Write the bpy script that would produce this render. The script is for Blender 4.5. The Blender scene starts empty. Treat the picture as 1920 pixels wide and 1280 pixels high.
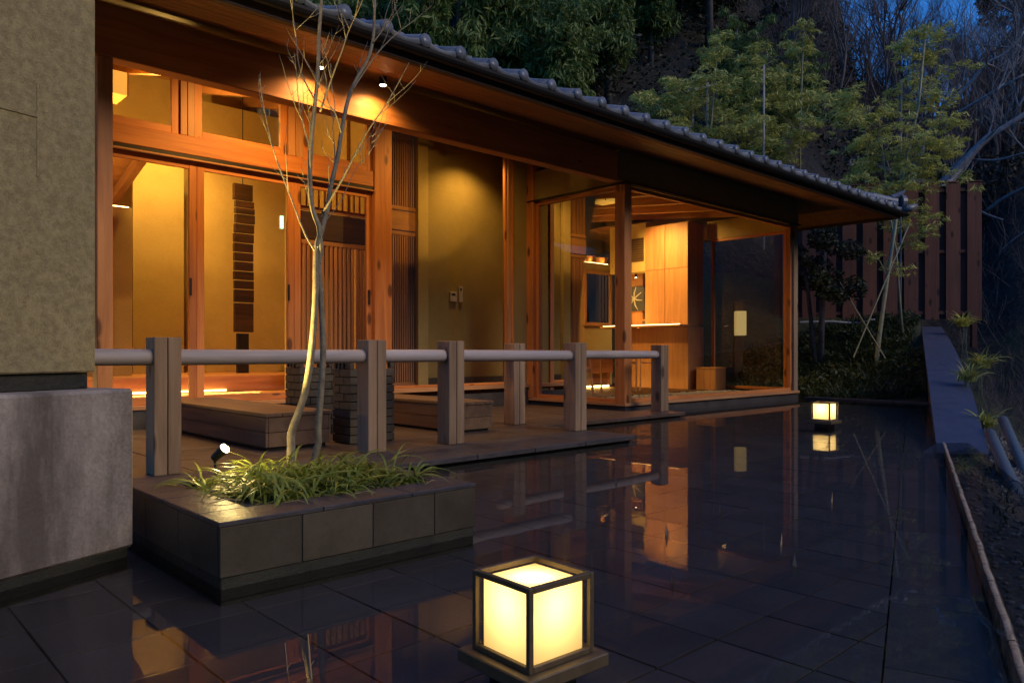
import bpy, bmesh, math, random
import numpy as np
from mathutils import Vector, Matrix, noise
random.seed(7); np.random.seed(7)
SC = bpy.context.scene; COL = SC.collection
# ------------------------------------------------------------------ camera
F = 1412.1; EYE = .8
TH = math.atan(1505/F); S_, C_ = math.sin(TH), math.cos(TH)
cam_d = bpy.data.cameras.new('camera'); cam = bpy.data.objects.new('camera', cam_d); COL.objects.link(cam)
cam.location = (0, 0, EYE); cam.rotation_euler = (math.radians(90), 0, TH-math.radians(90)+0)
cam.rotation_euler[2] = math.atan2(S_, C_) - math.pi/2
cam_d.sensor_width = 36; cam_d.lens = F/1920*36; cam_d.shift_y = 20/1920
cam_d.clip_start = .05; cam_d.clip_end = 500
SC.camera = cam
# ------------------------------------------------------------------ world, dusk light, exposure
w = bpy.data.worlds.new('World'); SC.world = w; w.use_nodes = True
nt = w.node_tree; bg = nt.nodes['Background']
sky = nt.nodes.new('ShaderNodeTexSky'); sky.sky_type = 'NISHITA'; sky.sun_disc = False
SUN_EL, SUN_ROT = math.radians(3.0), math.radians(165)
sky.sun_elevation = SUN_EL; sky.sun_rotation = SUN_ROT
sky.air_density = 1.0; sky.dust_density = .3; sky.ozone_density = 4.0
tint = nt.nodes.new('ShaderNodeMix'); tint.data_type = 'RGBA'; tint.blend_type = 'MULTIPLY'
tint.inputs[0].default_value = 1; tint.inputs[7].default_value = (.40, .72, 1.08, 1)
nt.links.new(sky.outputs[0], tint.inputs[6]); nt.links.new(tint.outputs[2], bg.inputs[0])
bg.inputs[1].default_value = .15
sd = bpy.data.lights.new('evening_glow', 'SUN'); sd.energy = .42; sd.angle = math.radians(30); sd.color = (1.0, .78, .50)
so = bpy.data.objects.new('evening_glow', sd); COL.objects.link(so)
so.rotation_euler = (math.radians(58), 0, math.radians(15))
SC.view_settings.view_transform = 'Standard'; SC.view_settings.look = 'None'
SC.view_settings.exposure = 2.0; SC.view_settings.gamma = 1; SC.view_settings.use_curve_mapping = False
SC.cycles.use_denoising = True; SC.cycles.max_bounces = 10; SC.cycles.transparent_max_bounces = 24
SC.cycles.diffuse_bounces = 4; SC.cycles.glossy_bounces = 5; SC.cycles.sample_clamp_indirect = 4
SC.cycles.caustics_reflective = False; SC.cycles.caustics_refractive = False

# ------------------------------------------------------------------ survey helpers (the place measured from the viewpoint)
def ray(px, py):
    X = (px-960)/F; return Vector((S_*X+C_, -C_*X+S_, (660-py)/F))
def P(px, py, z=None, b=None, a=None, Z=None):
    r = ray(px, py)
    t = Z if Z is not None else ((z-EYE)/r.z if z is not None else (b/r.y if b is not None else a/r.x))
    return Vector((r.x*t, r.y*t, EYE+r.z*t))
def XZ(X, Z, z=0.): return Vector((S_*X+C_*Z, -C_*X+S_*Z, z))
def toXZ(a, b): return S_*a-C_*b, C_*a+S_*b

# ------------------------------------------------------------------ materials
def newmat(name):
    m = bpy.data.materials.new(name); m.use_nodes = True
    t = m.node_tree; return m, t, t.nodes['Principled BSDF']
def N(t, ty, **kw):
    n = t.nodes.new(ty)
    for k, v in kw.items(): setattr(n, k, v)
    return n
def ramp(t, src, stops):
    r = N(t, 'ShaderNodeValToRGB'); e = r.color_ramp.elements
    while len(e) < len(stops): e.new(.5)
    for i, (p, c) in enumerate(stops):
        e[i].position = p; e[i].color = (*c, 1) if len(c) == 3 else c
    t.links.new(src, r.inputs[0]); return r.outputs[0]
def coords(t, scale=(1, 1, 1), loc=(0, 0, 0), obj_rand=True):
    tc = N(t, 'ShaderNodeTexCoord'); mp = N(t, 'ShaderNodeMapping')
    mp.inputs['Scale'].default_value = scale; mp.inputs['Location'].default_value = loc
    if obj_rand:
        oi = N(t, 'ShaderNodeObjectInfo'); vm = N(t, 'ShaderNodeVectorMath', operation='SCALE')
        cx = N(t, 'ShaderNodeCombineXYZ')
        for i in range(3): t.links.new(oi.outputs['Random'], cx.inputs[i])
        t.links.new(cx.outputs[0], vm.inputs[0]); vm.inputs['Scale'].default_value = 37.
        ad = N(t, 'ShaderNodeVectorMath', operation='ADD')
        t.links.new(tc.outputs['Object'], ad.inputs[0]); t.links.new(vm.outputs[0], ad.inputs[1])
        t.links.new(ad.outputs[0], mp.inputs[0])
    else: t.links.new(tc.outputs['Object'], mp.inputs[0])
    return mp.outputs[0]
def noi(t, vec, scale, detail=4, rough=.55, dist=0):
    n = N(t, 'ShaderNodeTexNoise'); n.inputs['Scale'].default_value = scale; n.inputs['Detail'].default_value = detail
    n.inputs['Roughness'].default_value = rough; n.inputs['Distortion'].default_value = dist
    t.links.new(vec, n.inputs['Vector']); return n.outputs['Fac']
def bump(t, p, h, strength=.3, dist=.01):
    b = N(t, 'ShaderNodeBump'); b.inputs['Strength'].default_value = strength; b.inputs['Distance'].default_value = dist
    t.links.new(h, b.inputs['Height']); t.links.new(b.outputs[0], p.inputs['Normal'])
def mixc(t, fac, c1, c2, blend='MIX'):
    m = N(t, 'ShaderNodeMix', data_type='RGBA', blend_type=blend)
    for sock, v in ((0, fac), (6, c1), (7, c2)):
        if hasattr(v, 'is_linked') or hasattr(v, 'links'): t.links.new(v, m.inputs[sock])
        elif isinstance(v, tuple): m.inputs[sock].default_value = (*v, 1) if len(v) == 3 else v
        else: m.inputs[sock].default_value = v
    return m.outputs[2]
def wood(name, dark, light, axis='z', rough=.55, knots=True, grain=9., knotcol=None):
    m, t, p = newmat(name)
    i = 'xyz'.index(axis); sc = [1, 1, 1]; sc[i] = .06
    v = coords(t, tuple(sc))
    n1 = noi(t, v, grain, 5, .6, 1.2); n2 = noi(t, v, grain*7, 3, .7)
    col = ramp(t, n1, [(.36, dark), (.64, light)])
    col = mixc(t, .35, col, ramp(t, n2, [(.3, dark), (.75, light)]))
    v3 = coords(t, (1, 1, 1)); big = noi(t, v3, .9, 3)
    col = mixc(t, 1., col, ramp(t, big, [(.3, (.74, .72, .70)), (.7, (1.08, 1.06, 1.04))]), 'MULTIPLY')
    if knots:
        sk = {'x': [1.3, .5, 5.], 'y': [.5, 1.3, 5.], 'z': [5.5, 5.5, 2.2]}[axis]; k0 = .13 if axis == 'z' else .05
        vo = N(t, 'ShaderNodeTexVoronoi'); vo.inputs['Scale'].default_value = 1.0; vo.inputs['Randomness'].default_value = 1
        vv = coords(t, tuple(sk)); t.links.new(vv, vo.inputs['Vector'])
        k = ramp(t, vo.outputs['Distance'], [(k0, (.9, .9, .9)), (k0*1.7, (0, 0, 0))])
        kc = knotcol or tuple(c*.22 for c in dark)
        col = mixc(t, k, col, kc)
    t.links.new(col, p.inputs['Base Color']); p.inputs['Roughness'].default_value = rough
    bump(t, p, n2, .12, .004)
    return m
def stone(name, c1, c2, rough=.5, sc=6., bs=.25, bd=.006, fine=60, stain=None):
    m, t, p = newmat(name)
    v = coords(t); n1 = noi(t, v, sc, 6, .6); n2 = noi(t, v, fine, 4, .7)
    col = ramp(t, n1, [(.37, c1), (.63, c2)])
    col = mixc(t, .35, col, ramp(t, n2, [(.38, c1), (.62, c2)]))
    if stain:
        n3 = noi(t, coords(t, (1.6, 1.6, .35)), 1.9, 6, .65)
        col = mixc(t, ramp(t, n3, [(.42, (0, 0, 0)), (.60, (.85, .85, .85))]), col, stain)
    oi = N(t, 'ShaderNodeObjectInfo')
    col = mixc(t, 1., col, ramp(t, oi.outputs['Random'], [(0, (.85, .85, .85)), (1, (1.12, 1.12, 1.12))]), 'MULTIPLY')
    t.links.new(col, p.inputs['Base Color'])
    t.links.new(ramp(t, n1, [(.3, (rough-.08,)*3), (.7, (rough+.1,)*3)]), p.inputs['Roughness'])
    ad = N(t, 'ShaderNodeMath', operation='ADD'); t.links.new(n1, ad.inputs[0]); t.links.new(n2, ad.inputs[1])
    bump(t, p, ad.outputs[0], bs, bd)
    return m
def flat(name, c, rough=.5, metal=0.):
    m, t, p = newmat(name); v = coords(t); n = noi(t, v, 30, 3)
    t.links.new(ramp(t, n, [(.3, tuple(x*.82 for x in c)), (.7, tuple(min(1, x*1.12) for x in c))]), p.inputs['Base Color'])
    p.inputs['Roughness'].default_value = rough; p.inputs['Metallic'].default_value = metal; return m
def emit(name, c, s):
    m, t, p = newmat(name); p.inputs['Base Color'].default_value = (*c, 1)
    p.inputs['Emission Color'].default_value = (*c, 1); p.inputs['Emission Strength'].default_value = s; return m
def leafm(name, c1, c2, rough=.6, transl=.25):
    m, t, p = newmat(name)
    v = coords(t, obj_rand=False); n = noi(t, v, 1.3, 3); n2 = noi(t, v, 14, 2)
    col = mixc(t, .5, ramp(t, n, [(.35, c1), (.65, c2)]), ramp(t, n2, [(.3, c1), (.7, c2)]))
    oi = N(t, 'ShaderNodeObjectInfo')
    col = mixc(t, 1., col, ramp(t, oi.outputs['Random'], [(0, (.7, .75, .8)), (1, (1.2, 1.15, 1.)) ]), 'MULTIPLY')
    t.links.new(col, p.inputs['Base Color']); p.inputs['Roughness'].default_value = rough
    tr = N(t, 'ShaderNodeBsdfTranslucent'); t.links.new(col, tr.inputs[0])
    mx = N(t, 'ShaderNodeMixShader'); mx.inputs[0].default_value = transl
    t.links.new(p.outputs[0], mx.inputs[1]); t.links.new(tr.outputs[0], mx.inputs[2])
    t.links.new(mx.outputs[0], t.nodes['Material Output'].inputs[0]); return m
def glassm(name, tintc=(.9, .9, .88), ior=1.5, bumpy=0., boost=1.):
    m, t, p = newmat(name); t.nodes.remove(p)
    tr = N(t, 'ShaderNodeBsdfTransparent'); tr.inputs[0].default_value = (*tintc, 1)
    gl = N(t, 'ShaderNodeBsdfGlossy'); gl.inputs['Roughness'].default_value = 0.0
    fr = N(t, 'ShaderNodeFresnel'); fr.inputs[0].default_value = ior
    mx = N(t, 'ShaderNodeMixShader')
    mu = N(t, 'ShaderNodeMath', operation='MULTIPLY'); mu.inputs[1].default_value = boost; mu.use_clamp = True
    t.links.new(fr.outputs[0], mu.inputs[0])
    t.links.new(mu.outputs[0], mx.inputs[0]); t.links.new(tr.outputs[0], mx.inputs[1]); t.links.new(gl.outputs[0], mx.inputs[2])
    t.links.new(mx.outputs[0], t.nodes['Material Output'].inputs[0])
    if bumpy:
        v = coords(t, (1, 1, 1), obj_rand=False); n = noi(t, v, 2.2, 2)
        b = N(t, 'ShaderNodeBump'); b.inputs['Strength'].default_value = bumpy; b.inputs['Distance'].default_value = .002
        t.links.new(n, b.inputs['Height']); t.links.new(b.outputs[0], gl.inputs['Normal']); t.links.new(b.outputs[0], fr.inputs['Normal'])
    return m
WARM = (1, .54, .12)
M = {}
for ax in 'xyz':
    M['cedar_'+ax] = wood('cedar_'+ax, (.44, .145, .034), (.70, .29, .08), ax)
    M['pale_'+ax] = wood('pale_cedar_'+ax, (.42, .19, .075), (.60, .32, .14), ax, knots=False)
    M['grey_'+ax] = wood('weathered_cedar_'+ax, (.20, .125, .070), (.39, .265, .155), ax, rough=.75)
    M['dark_'+ax] = wood('dark_stained_wood_'+ax, (.045, .024, .012), (.10, .05, .025), ax, knots=False)
M['rail'] = wood('peeled_log_grey', (.36, .31, .29), (.50, .45, .43), 'x', rough=.6, knots=False, grain=14)
M['soffit'] = wood('soffit_board', (.22, .095, .028), (.40, .19, .06), 'x', knots=False)
M['bench'] = wood('bench_board', (.11, .062, .032), (.21, .125, .066), 'y', rough=.6, knots=False)
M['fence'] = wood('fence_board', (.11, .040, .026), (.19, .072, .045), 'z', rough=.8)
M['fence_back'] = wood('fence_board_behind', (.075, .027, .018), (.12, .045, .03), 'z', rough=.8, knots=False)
M['plaster'] = stone('rough_plaster', (.24, .19, .085), (.43, .355, .175), .9, 34., .8, .006, 150)
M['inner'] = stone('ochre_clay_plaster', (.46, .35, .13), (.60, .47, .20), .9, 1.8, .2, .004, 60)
M['inner_dim'] = stone('ochre_clay_plaster_dimmed', (.30, .23, .08), (.40, .31, .12), .9, 1.8, .2, .004, 60)  # the ochre plaster again, dim light put into a darker colour
M['concrete'] = stone('stained_concrete', (.19, .155, .12), (.48, .41, .335), .85, 2.2, .6, .006, 70, stain=(.10, .08, .062))
M['moss'] = stone('wet_dark_base', (.015, .016, .010), (.035, .034, .02), .6, 9, .5, .008)
M['slate'] = stone('dark_slate', (.040, .036, .036), (.070, .064, .062), .42, 5, .45, .006, 40)
M['slate_side'] = stone('riven_slate', (.052, .042, .026), (.082, .066, .042), .50, 5, .35, .005, 34)
M['tile'] = stone('pool_floor_tile', (.070, .058, .050), (.105, .088, .076), .55, 3, .2, .003, 50)
M['grout'] = stone('dark_grout', (.010, .009, .009), (.016, .015, .014), .8)
M['deck'] = stone('deck_stone', (.058, .040, .030), (.098, .068, .052), .40, 3.5, .3, .004, 50)
M['coping'] = stone('honed_granite_coping', (.040, .048, .080), (.060, .070, .110), .5, 9, .1, .002, 90)
M['weir'] = stone('copper_brown_kerb', (.34, .24, .13), (.62, .46, .28), .3, 9, .9, .012, 40)
M['roof'] = stone('smoked_roof_tile', (.10, .115, .135), (.18, .20, .23), .33, 7, .25, .004, 50)
M['soil'] = stone('soil_and_stone', (.05, .044, .034), (.15, .13, .105), .9, 4, 1., .03, 25)
M['brick'] = stone('dark_brick', (.045, .038, .026), (.095, .075, .045), .75, 6, .7, .008, 40)
M['mortar'] = flat('mortar', (.018, .016, .013), .9)
M['black'] = flat('black_metal', (.018, .017, .016), .45, .3)
M['bronze'] = flat('bronze_frame', (.13, .095, .05), .45, .2)
M['plastic'] = flat('ivory_plastic', (.62, .58, .48), .5)
M['pipe'] = flat('pale_blue_pipe', (.11, .135, .14), .5)
M['render'] = flat('dark_render', (.26, .21, .085), .85)
M['gravelm'] = stone('pale_gravel', (.35, .33, .26), (.6, .56, .45), .9)
M['bark'] = stone('tan_bark', (.16, .13, .08), (.34, .28, .17), .75, 20, .6, .004, 90)  # the planter tree's own tan bark tone
M['bark_dark'] = stone('dark_bark', (.05, .045, .04), (.12, .105, .10), .85, 9, .6, .01, 40)
M['bark_pale'] = stone('pale_bark', (.12, .12, .125), (.27, .27, .28), .8, 9, .5, .01, 40)
M['culm'] = stone('bamboo_culm', (.11, .12, .06), (.22, .22, .13), .5, 5, .2, .004, 30)
M['pole'] = stone('weathered_pole', (.20, .21, .23), (.32, .33, .35), .7, 5, .2, .004, 30)
M['hill'] = stone('leaf_litter_slope', (.012, .013, .011), (.040, .036, .030), .95, 1.1, 1., .25, 6.)
M['bank'] = stone('mossy_bank', (.022, .026, .012), (.05, .055, .022), .95, 2, 1., .05, 12)
M['grassblade'] = leafm('liriope_leaf', (.10, .16, .02), (.34, .38, .06), .4)
M['bamboo'] = leafm('bamboo_leaf_bright', (.34, .36, .06), (.72, .68, .18))
M['bamboo_dark'] = leafm('bamboo_leaf_deep', (.05, .10, .02), (.17, .23, .055))
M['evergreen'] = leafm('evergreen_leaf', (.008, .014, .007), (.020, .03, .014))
M['shrub'] = leafm('ground_cover_leaf', (.022, .038, .010), (.07, .09, .022))
M['glass'] = glassm('window_glass')
M['water'] = glassm('still_water', (.88, .87, .85), 1.33, .2, .62)
M['bulb'] = emit('lamp_glow', (1, .80, .50), 12)
M['led'] = emit('led_strip_glow', (1, .60, .18), 4)
M['shade'] = emit('paper_shade_glow', (1, .62, .10), .16)

# ------------------------------------------------------------------ mesh building
ORI = {}
def origin_of(o):
    v = Vector((0, 0, 0))
    while o is not None: v = v + Vector(o.location); o = o.parent
    return v
def tag(o, label=None, cat=None, group=None, kind=None):
    if label: o['label'] = label
    if cat: o['category'] = cat
    if group: o['group'] = group
    if kind: o['kind'] = kind
    return o
def thing(name, label, cat, loc=(0, 0, 0), group=None):
    o = bpy.data.objects.new(name, None); COL.objects.link(o); o.location = loc; o.empty_display_size = .1
    return tag(o, label, cat, group)
class MB:
    def __init__(s): s.v = []; s.f = []
    def add(s, vs, fs):
        n = len(s.v); s.v += [tuple(v) for v in vs]; s.f += [tuple(i+n for i in f) for f in fs]; return s
    def box(s, x0, x1, y0, y1, z0, z1, R=None, O=None):
        vs = [Vector((x, y, z)) for z in (z0, z1) for x, y in ((x0, y0), (x1, y0), (x1, y1), (x0, y1))]
        if R is not None: vs = [R @ v + (O or Vector((0, 0, 0))) for v in vs]
        return s.add(vs, [(0, 3, 2, 1), (4, 5, 6, 7), (0, 1, 5, 4), (1, 2, 6, 5), (2, 3, 7, 6), (3, 0, 4, 7)])
    def beam(s, p, q, wd, ht):
        p, q = Vector(p), Vector(q); d = (q-p).normalized(); u = Vector((0, 0, 1))
        if abs(d.z) > .95: u = Vector((0, 1, 0))
        r = d.cross(u).normalized()*wd/2; u = r.cross(d).normalized()*ht/2
        return s.add([p-r-u, p+r-u, p+r+u, p-r+u, q-r-u, q+r-u, q+r+u, q-r+u],
                     [(0, 1, 2, 3), (4, 7, 6, 5), (0, 4, 5, 1), (1, 5, 6, 2), (2, 6, 7, 3), (3, 7, 4, 0)])
    def tube(s, pts, rad, n=8, cap=True):
        pts = [Vector(p) for p in pts]; m = len(pts)
        if not hasattr(rad, '__len__'): rad = [rad]*m
        rings = []; prev = None
        for i, p in enumerate(pts):
            d = (pts[min(i+1, m-1)]-pts[max(i-1, 0)]).normalized()
            if prev is None:
                u = d.cross(Vector((0, 0, 1)) if abs(d.z) < .9 else Vector((1, 0, 0))).normalized()
            else: u = (prev-d*prev.dot(d)).normalized()
            prev = u; v = d.cross(u)
            rings.append([p+(u*math.cos(2*math.pi*k/n)+v*math.sin(2*math.pi*k/n))*rad[i] for k in range(n)])
        vs = [q for r in rings for q in r]
        fs = [(i*n+k, i*n+(k+1) % n, (i+1)*n+(k+1) % n, (i+1)*n+k) for i in range(m-1) for k in range(n)]
        if cap: fs += [tuple(range(n-1, -1, -1)), tuple((m-1)*n+k for k in range(n))]
        return s.add(vs, fs)
    def build(s, name, mat, parent=None, bev=0, smooth=False, loc=None):
        me = bpy.data.meshes.new(name)
        O = origin_of(parent) if parent is not None else Vector(loc or (0, 0, 0))
        me.from_pydata([(x-O.x, y-O.y, z-O.z) for x, y, z in s.v], [], s.f); me.update()
        bm = bmesh.new(); bm.from_mesh(me); bmesh.ops.recalc_face_normals(bm, faces=bm.faces)
        if bev: bmesh.ops.bevel(bm, geom=list(bm.edges), offset=bev, segments=1, affect='EDGES', clamp_overlap=True)
        bm.to_mesh(me); bm.free()
        if smooth: me.polygons.foreach_set('use_smooth', [True]*len(me.polygons))
        me.materials.append(M[mat] if isinstance(mat, str) else mat)
        o = bpy.data.objects.new(name, me); COL.objects.link(o)
        if parent is not None: o.parent = parent
        elif loc is not None: o.location = loc
        return o
def npmesh(name, verts, faces4, mat, parent=None, smooth=False):
    """big quad meshes; verts (n,3) world or local, faces (m,4)"""
    me = bpy.data.meshes.new(name); O = np.array(origin_of(parent)) if parent is not None else np.zeros(3)
    v = (np.asarray(verts, dtype=np.float32)-O).astype(np.float32); f = np.asarray(faces4, dtype=np.int32)
    me.vertices.add(len(v)); me.vertices.foreach_set('co', v.ravel())
    me.loops.add(f.size); me.loops.foreach_set('vertex_index', f.ravel())
    me.polygons.add(len(f)); me.polygons.foreach_set('loop_start', np.arange(len(f), dtype=np.int32)*f.shape[1])
    me.update(calc_edges=True); me.validate()
    if smooth: me.polygons.foreach_set('use_smooth', [True]*len(me.polygons))
    me.materials.append(M[mat]); o = bpy.data.objects.new(name, me); COL.objects.link(o)
    if parent is not None: o.parent = parent
    return o
def box(name, mat, parent, x0, x1, y0, y1, z0, z1, bev=.004):
    return MB().box(x0, x1, y0, y1, z0, z1).build(name, mat, parent, bev)
def copy_tree(o, loc=None, parent=None, rz=None, sc=None):
    c = o.copy(); COL.objects.link(c); c.parent = parent
    if loc is not None: c.location = loc
    if rz is not None: c.rotation_euler = (0, 0, rz)
    if sc is not None: c.scale = (sc, sc, sc) if not hasattr(sc, '__len__') else sc
    for ch in list(o.children): copy_tree(ch, parent=c)
    return c
LK = .25
def lamp(name, ty, loc, energy, color=WARM, size=.1, rot=None, to=None, spot=None, blend=.5, parent=None, size_y=None):
    d = bpy.data.lights.new(name, ty); d.energy = energy*LK; d.color = color
    if ty == 'AREA':
        d.size = size
        if size_y: d.shape = 'RECTANGLE'; d.size_y = size_y
    else: d.shadow_soft_size = size
    if ty == 'SPOT': d.spot_size = math.radians(spot); d.spot_blend = blend
    o = bpy.data.objects.new(name, d); COL.objects.link(o); o.location = loc
    if to is not None: o.rotation_euler = (Vector(to)-Vector(loc)).to_track_quat('-Z', 'Y').to_euler()
    elif rot: o.rotation_euler = rot
    return o

# ================================================================== SETTING
def sstep(x, a, b):
    t = min(1, max(0, (x-a)/(b-a))); return t*t*(3-2*t)
def weirX(Z): return 1.254+(Z-1.864)*.532
def lerp_tab(x, tab):
    if x <= tab[0][0]: return tab[0][1]
    for (x0, y0), (x1, y1) in zip(tab, tab[1:]):
        if x <= x1: return y0+(y1-y0)*(x-x0)/(x1-x0)
    return tab[-1][1]
SKYL = [(-3, .60), (.30, .62), (.40, .54), (.44, .42), (.455, .34), (.50, .33), (.56, .31), (.61, .31), (.66, .39), (.75, .47), (1.5, .5)]
def ground(X, Z):
    a = S_*X+C_*Z; b = -C_*X+S_*Z
    d = (X-weirX(Z))*.883
    u = X/Z if Z > 1 else 3.
    n = noise.noise(Vector((X*.35, Z*.35, 0)))*.5 + noise.noise(Vector((X*1.3, Z*1.3, 5)))*.15
    R = math.hypot(X, Z)
    # hill profile
    top = lerp_tab(u, SKYL)*60*1.0
    h = 0
    if Z > 16.5: h = top*min(1.25, ((Z-16.5)/43.5))**.92 if Z < 70 else top*1.1
    hill = h+n*min(1.8, max(0, (Z-16.5)*.12))
    if d > 0:                               # outer side of the weir: soil shelf, gully, far slope
        z = -.09-.55*sstep(d, .45, 1.6)+.04*n
        z += 1.95*sstep(Z, 8.5, 16.5)*sstep(d, .3, 3)*.9+hill
        z += max(0, d-2.5)*.28*sstep(Z, 2, 9)
        z += min(15, max(0, d-8)*.7)*(1-sstep(Z, 6, 16))  # unseen rise, heightened to keep bright sky out of the glass reflections
        if d < .5: z = z*1.0
        return z
    bank = sstep(a, 12.72, 17.6)
    if a > 12.7: return -.02+1.5*bank+.10*n*bank+hill
    if a > 12.3 or b > 11.5: return -.3+hill*.9 if Z > 16.5 else -.3
    return -.45
def make_ground():
    rs = [.25]; 
    while rs[-1] < 3: rs.append(rs[-1]+.35)
    while rs[-1] < 18: rs.append(rs[-1]+.22)
    while rs[-1] < 130: rs.append(rs[-1]*1.035)
    angs = list(np.linspace(math.radians(-180), math.radians(-40), 40, endpoint=False))+list(np.linspace(math.radians(-40), math.radians(46), 260, endpoint=False))+list(np.linspace(math.radians(46), math.radians(180), 40, endpoint=False))
    vs = []; n = len(angs)
    for r in rs:
        for t in angs:
            X, Z = r*math.sin(t), r*math.cos(t); p = XZ(X, Z, ground(X, Z)); vs.append(p)
    fs = [(i*n+k, i*n+(k+1) % n, (i+1)*n+(k+1) % n, (i+1)*n+k) for i in range(len(rs)-1) for k in range(n)]
    o = npmesh('ground', vs, fs, 'hill', smooth=True)
    o.data.materials.append(M['bank']); o.data.materials.append(M['soil'])
    mi = np.zeros(len(fs), dtype=np.int32)
    for j, f in enumerate(fs):
        if j//n < 150:
            v = vs[f[0]]; X, Z = toXZ(v.x, v.y)
            if Z < 17.5 and Z > 0: mi[j] = 2 if (X-weirX(Z)) > 0 and Z < 9 else 1
    o.data.polygons.foreach_set('material_index', mi)
    tag(o, kind='structure')
make_ground()

# pool: floor slab with tiles laid on it, water sheet, weir kerb
WN, WF = XZ(weirX(-1.0), -1.0), XZ(weirX(12.0), 12.0)     # weir line, near and far
def weir_a(b):                                              # a of the weir line at given b
    t = (b-WN.y)/(WF.y-WN.y); return WN.x+(WF.x-WN.x)*t
pool = MB().add([(-3, -2.2, -.075), (weir_a(-2.2)-.02, -2.2, -.075), (12.62, 4.15, -.075), (12.62, 6.0, -.075), (-3, 6.0, -.075),
                 (-3, -2.2, -.12), (weir_a(-2.2)-.02, -2.2, -.12), (12.62, 4.15, -.12), (12.62, 6.0, -.12), (-3, 6.0, -.12)],
                [(0, 1, 2, 3, 4), (9, 8, 7, 6, 5), (0, 5, 6, 1), (1, 6, 7, 2), (2, 7, 8, 3), (3, 8, 9, 4), (4, 9, 5, 0)]).build('pool_floor', 'grout')
tag(pool, kind='structure')
def sdist(a, b): return (Vector((a, b, 0))-Vector((WN.x, WN.y, 0))).dot(Vector((-(WF-WN).normalized().y, (WF-WN).normalized().x, 0)))
TS = .2975; cand = []
for i in range(-9, 45):
    for j in range(-9, 24):
        a0, b0 = 1.687+i*TS, 1.222+j*TS
        if a0+TS > 12.6 or b0 < -1.9 or b0+TS > 6.0: continue
        if sdist(a0, b0+TS) < .30: continue
        if 1.05 < a0 and a0+TS < 2.1 and 2.55 < b0 and b0+TS < 3.6: continue
        X, Z = toXZ(a0+TS/2, b0+TS/2)
        if Z < .4: continue
        px = 960+F*X/Z; py = 660+F*.85/Z
        vis = -60 < px < 1980 and py < 1380 and not (b0 > 4.25 and a0 < 5.4) and not (b0 > 5.4 and a0 < 8)
        cand.append((0 if vis else 1, Z, a0, b0))
cand.sort()
g = .0032
tile_me = None; rest = MB()
GR = .0032
for k, (vv, Z, a0, b0) in enumerate(cand):
    if sdist(a0+TS, b0) < .305:
        poly = [(a0+g, b0+g), (a0+TS-g, b0+g), (a0+TS-g, b0+TS-g), (a0+g, b0+TS-g)]; out = []
        for q in range(4):
            p1, p2 = poly[q], poly[(q+1) % 4]; d1, d2 = sdist(*p1)-.305, sdist(*p2)-.305
            if d1 >= 0: out.append(p1)
            if d1*d2 < 0: t = d1/(d1-d2); out.append((p1[0]+(p2[0]-p1[0])*t, p1[1]+(p2[1]-p1[1])*t))
        n_ = len(out)
        if n_ >= 3: MB().add([(x, y, z) for z in (-.0745, -.0565) for x, y in out], [tuple(range(n_-1, -1, -1)), tuple(range(n_, 2*n_))]+[(q, (q+1) % n_, n_+(q+1) % n_, n_+q) for q in range(n_)]).build('floor_tile', 'tile', pool)
        continue
    if k < 250:
        dz = random.uniform(-.0012, .0012)
        if tile_me is None:
            o = MB().box(g, TS-g, g, TS-g, -.0745, -.0565).build('floor_tile', 'tile', None, .0012); tile_me = o.data
        else: o = bpy.data.objects.new('floor_tile', tile_me); COL.objects.link(o)
        o.parent = pool; o.location = (a0, b0, dz)
    else: rest.box(a0+g, a0+TS-g, b0+g, b0+TS-g, -.0745, -.0565)
o = rest.build('floor_tile', 'tile', pool); tag(o, kind='stuff')
# long border tiles along the weir
dW = (WF-WN).normalized(); nW = Vector((-dW.y, dW.x, 0))    # nW points into the pool
L = (WF-WN).length
k = 0; s0 = .9
while s0+.6 < L-.2:
    p = WN+dW*s0; q = WN+dW*(s0+.594)
    vs = []
    for zz in (-.0745, -.0565):
        for (pp, off) in ((p, .012), (q, .012), (q, .30), (p, .30)):
            v = pp+nW*off; vs.append((v.x, v.y, zz))
    MB().add(vs, [(0, 3, 2, 1), (4, 5, 6, 7), (0, 1, 5, 4), (1, 2, 6, 5), (2, 3, 7, 6), (3, 0, 4, 7)]).build('border_tile', 'tile', pool, .0012)
    s0 += .60
water = MB().add([(-3, -2.2, 0), (weir_a(-2.2), -2.2, 0), (weir_a(4.15), 4.15, 0), (12.66, 4.2, 0), (12.66, 6.02, 0), (-3, 6.02, 0)], [(0, 1, 2, 3, 4, 5)]).build('water', 'water')
tag(water, kind='structure')
# weir kerb: wet copper-brown lip in segments
weir = thing('weir_kerb', 'narrow wet brown lip edging the dark pool beside the soil strip', 'kerb', tuple(WN))
s0 = .4
while s0 < L+.05:
    s1 = min(s0+.62, L+.25); vs = []; m_ = 9
    mb = MB(); prof = [(.0, -.12), (.0, -.003), (-.005, .003), (-.018, .0035), (-.027, -.005), (-.030, -.03), (-.030, -.12)]
    ring = []
    for i in range(m_+1):
        ss = s0+.004+(s1-s0-.008)*i/m_; c = WN+dW*ss
        jn = noise.noise(Vector((ss*5, 0, 0)))*.005
        ring.append([(c.x+nW.x*(x+jn), c.y+nW.y*(x+jn), z+noise.noise(Vector((ss*7, x*20, 3)))*.0015) for x, z in prof])
    n_ = len(prof); vs = [v for r in ring for v in r]
    fs = [(i*n_+k, i*n_+k+1, (i+1)*n_+k+1, (i+1)*n_+k) for i in range(m_) for k in range(n_-1)]
    mb.add(vs, fs).build('kerb_segment', 'weir', weir, smooth=True)
    s0 = s1
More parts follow.
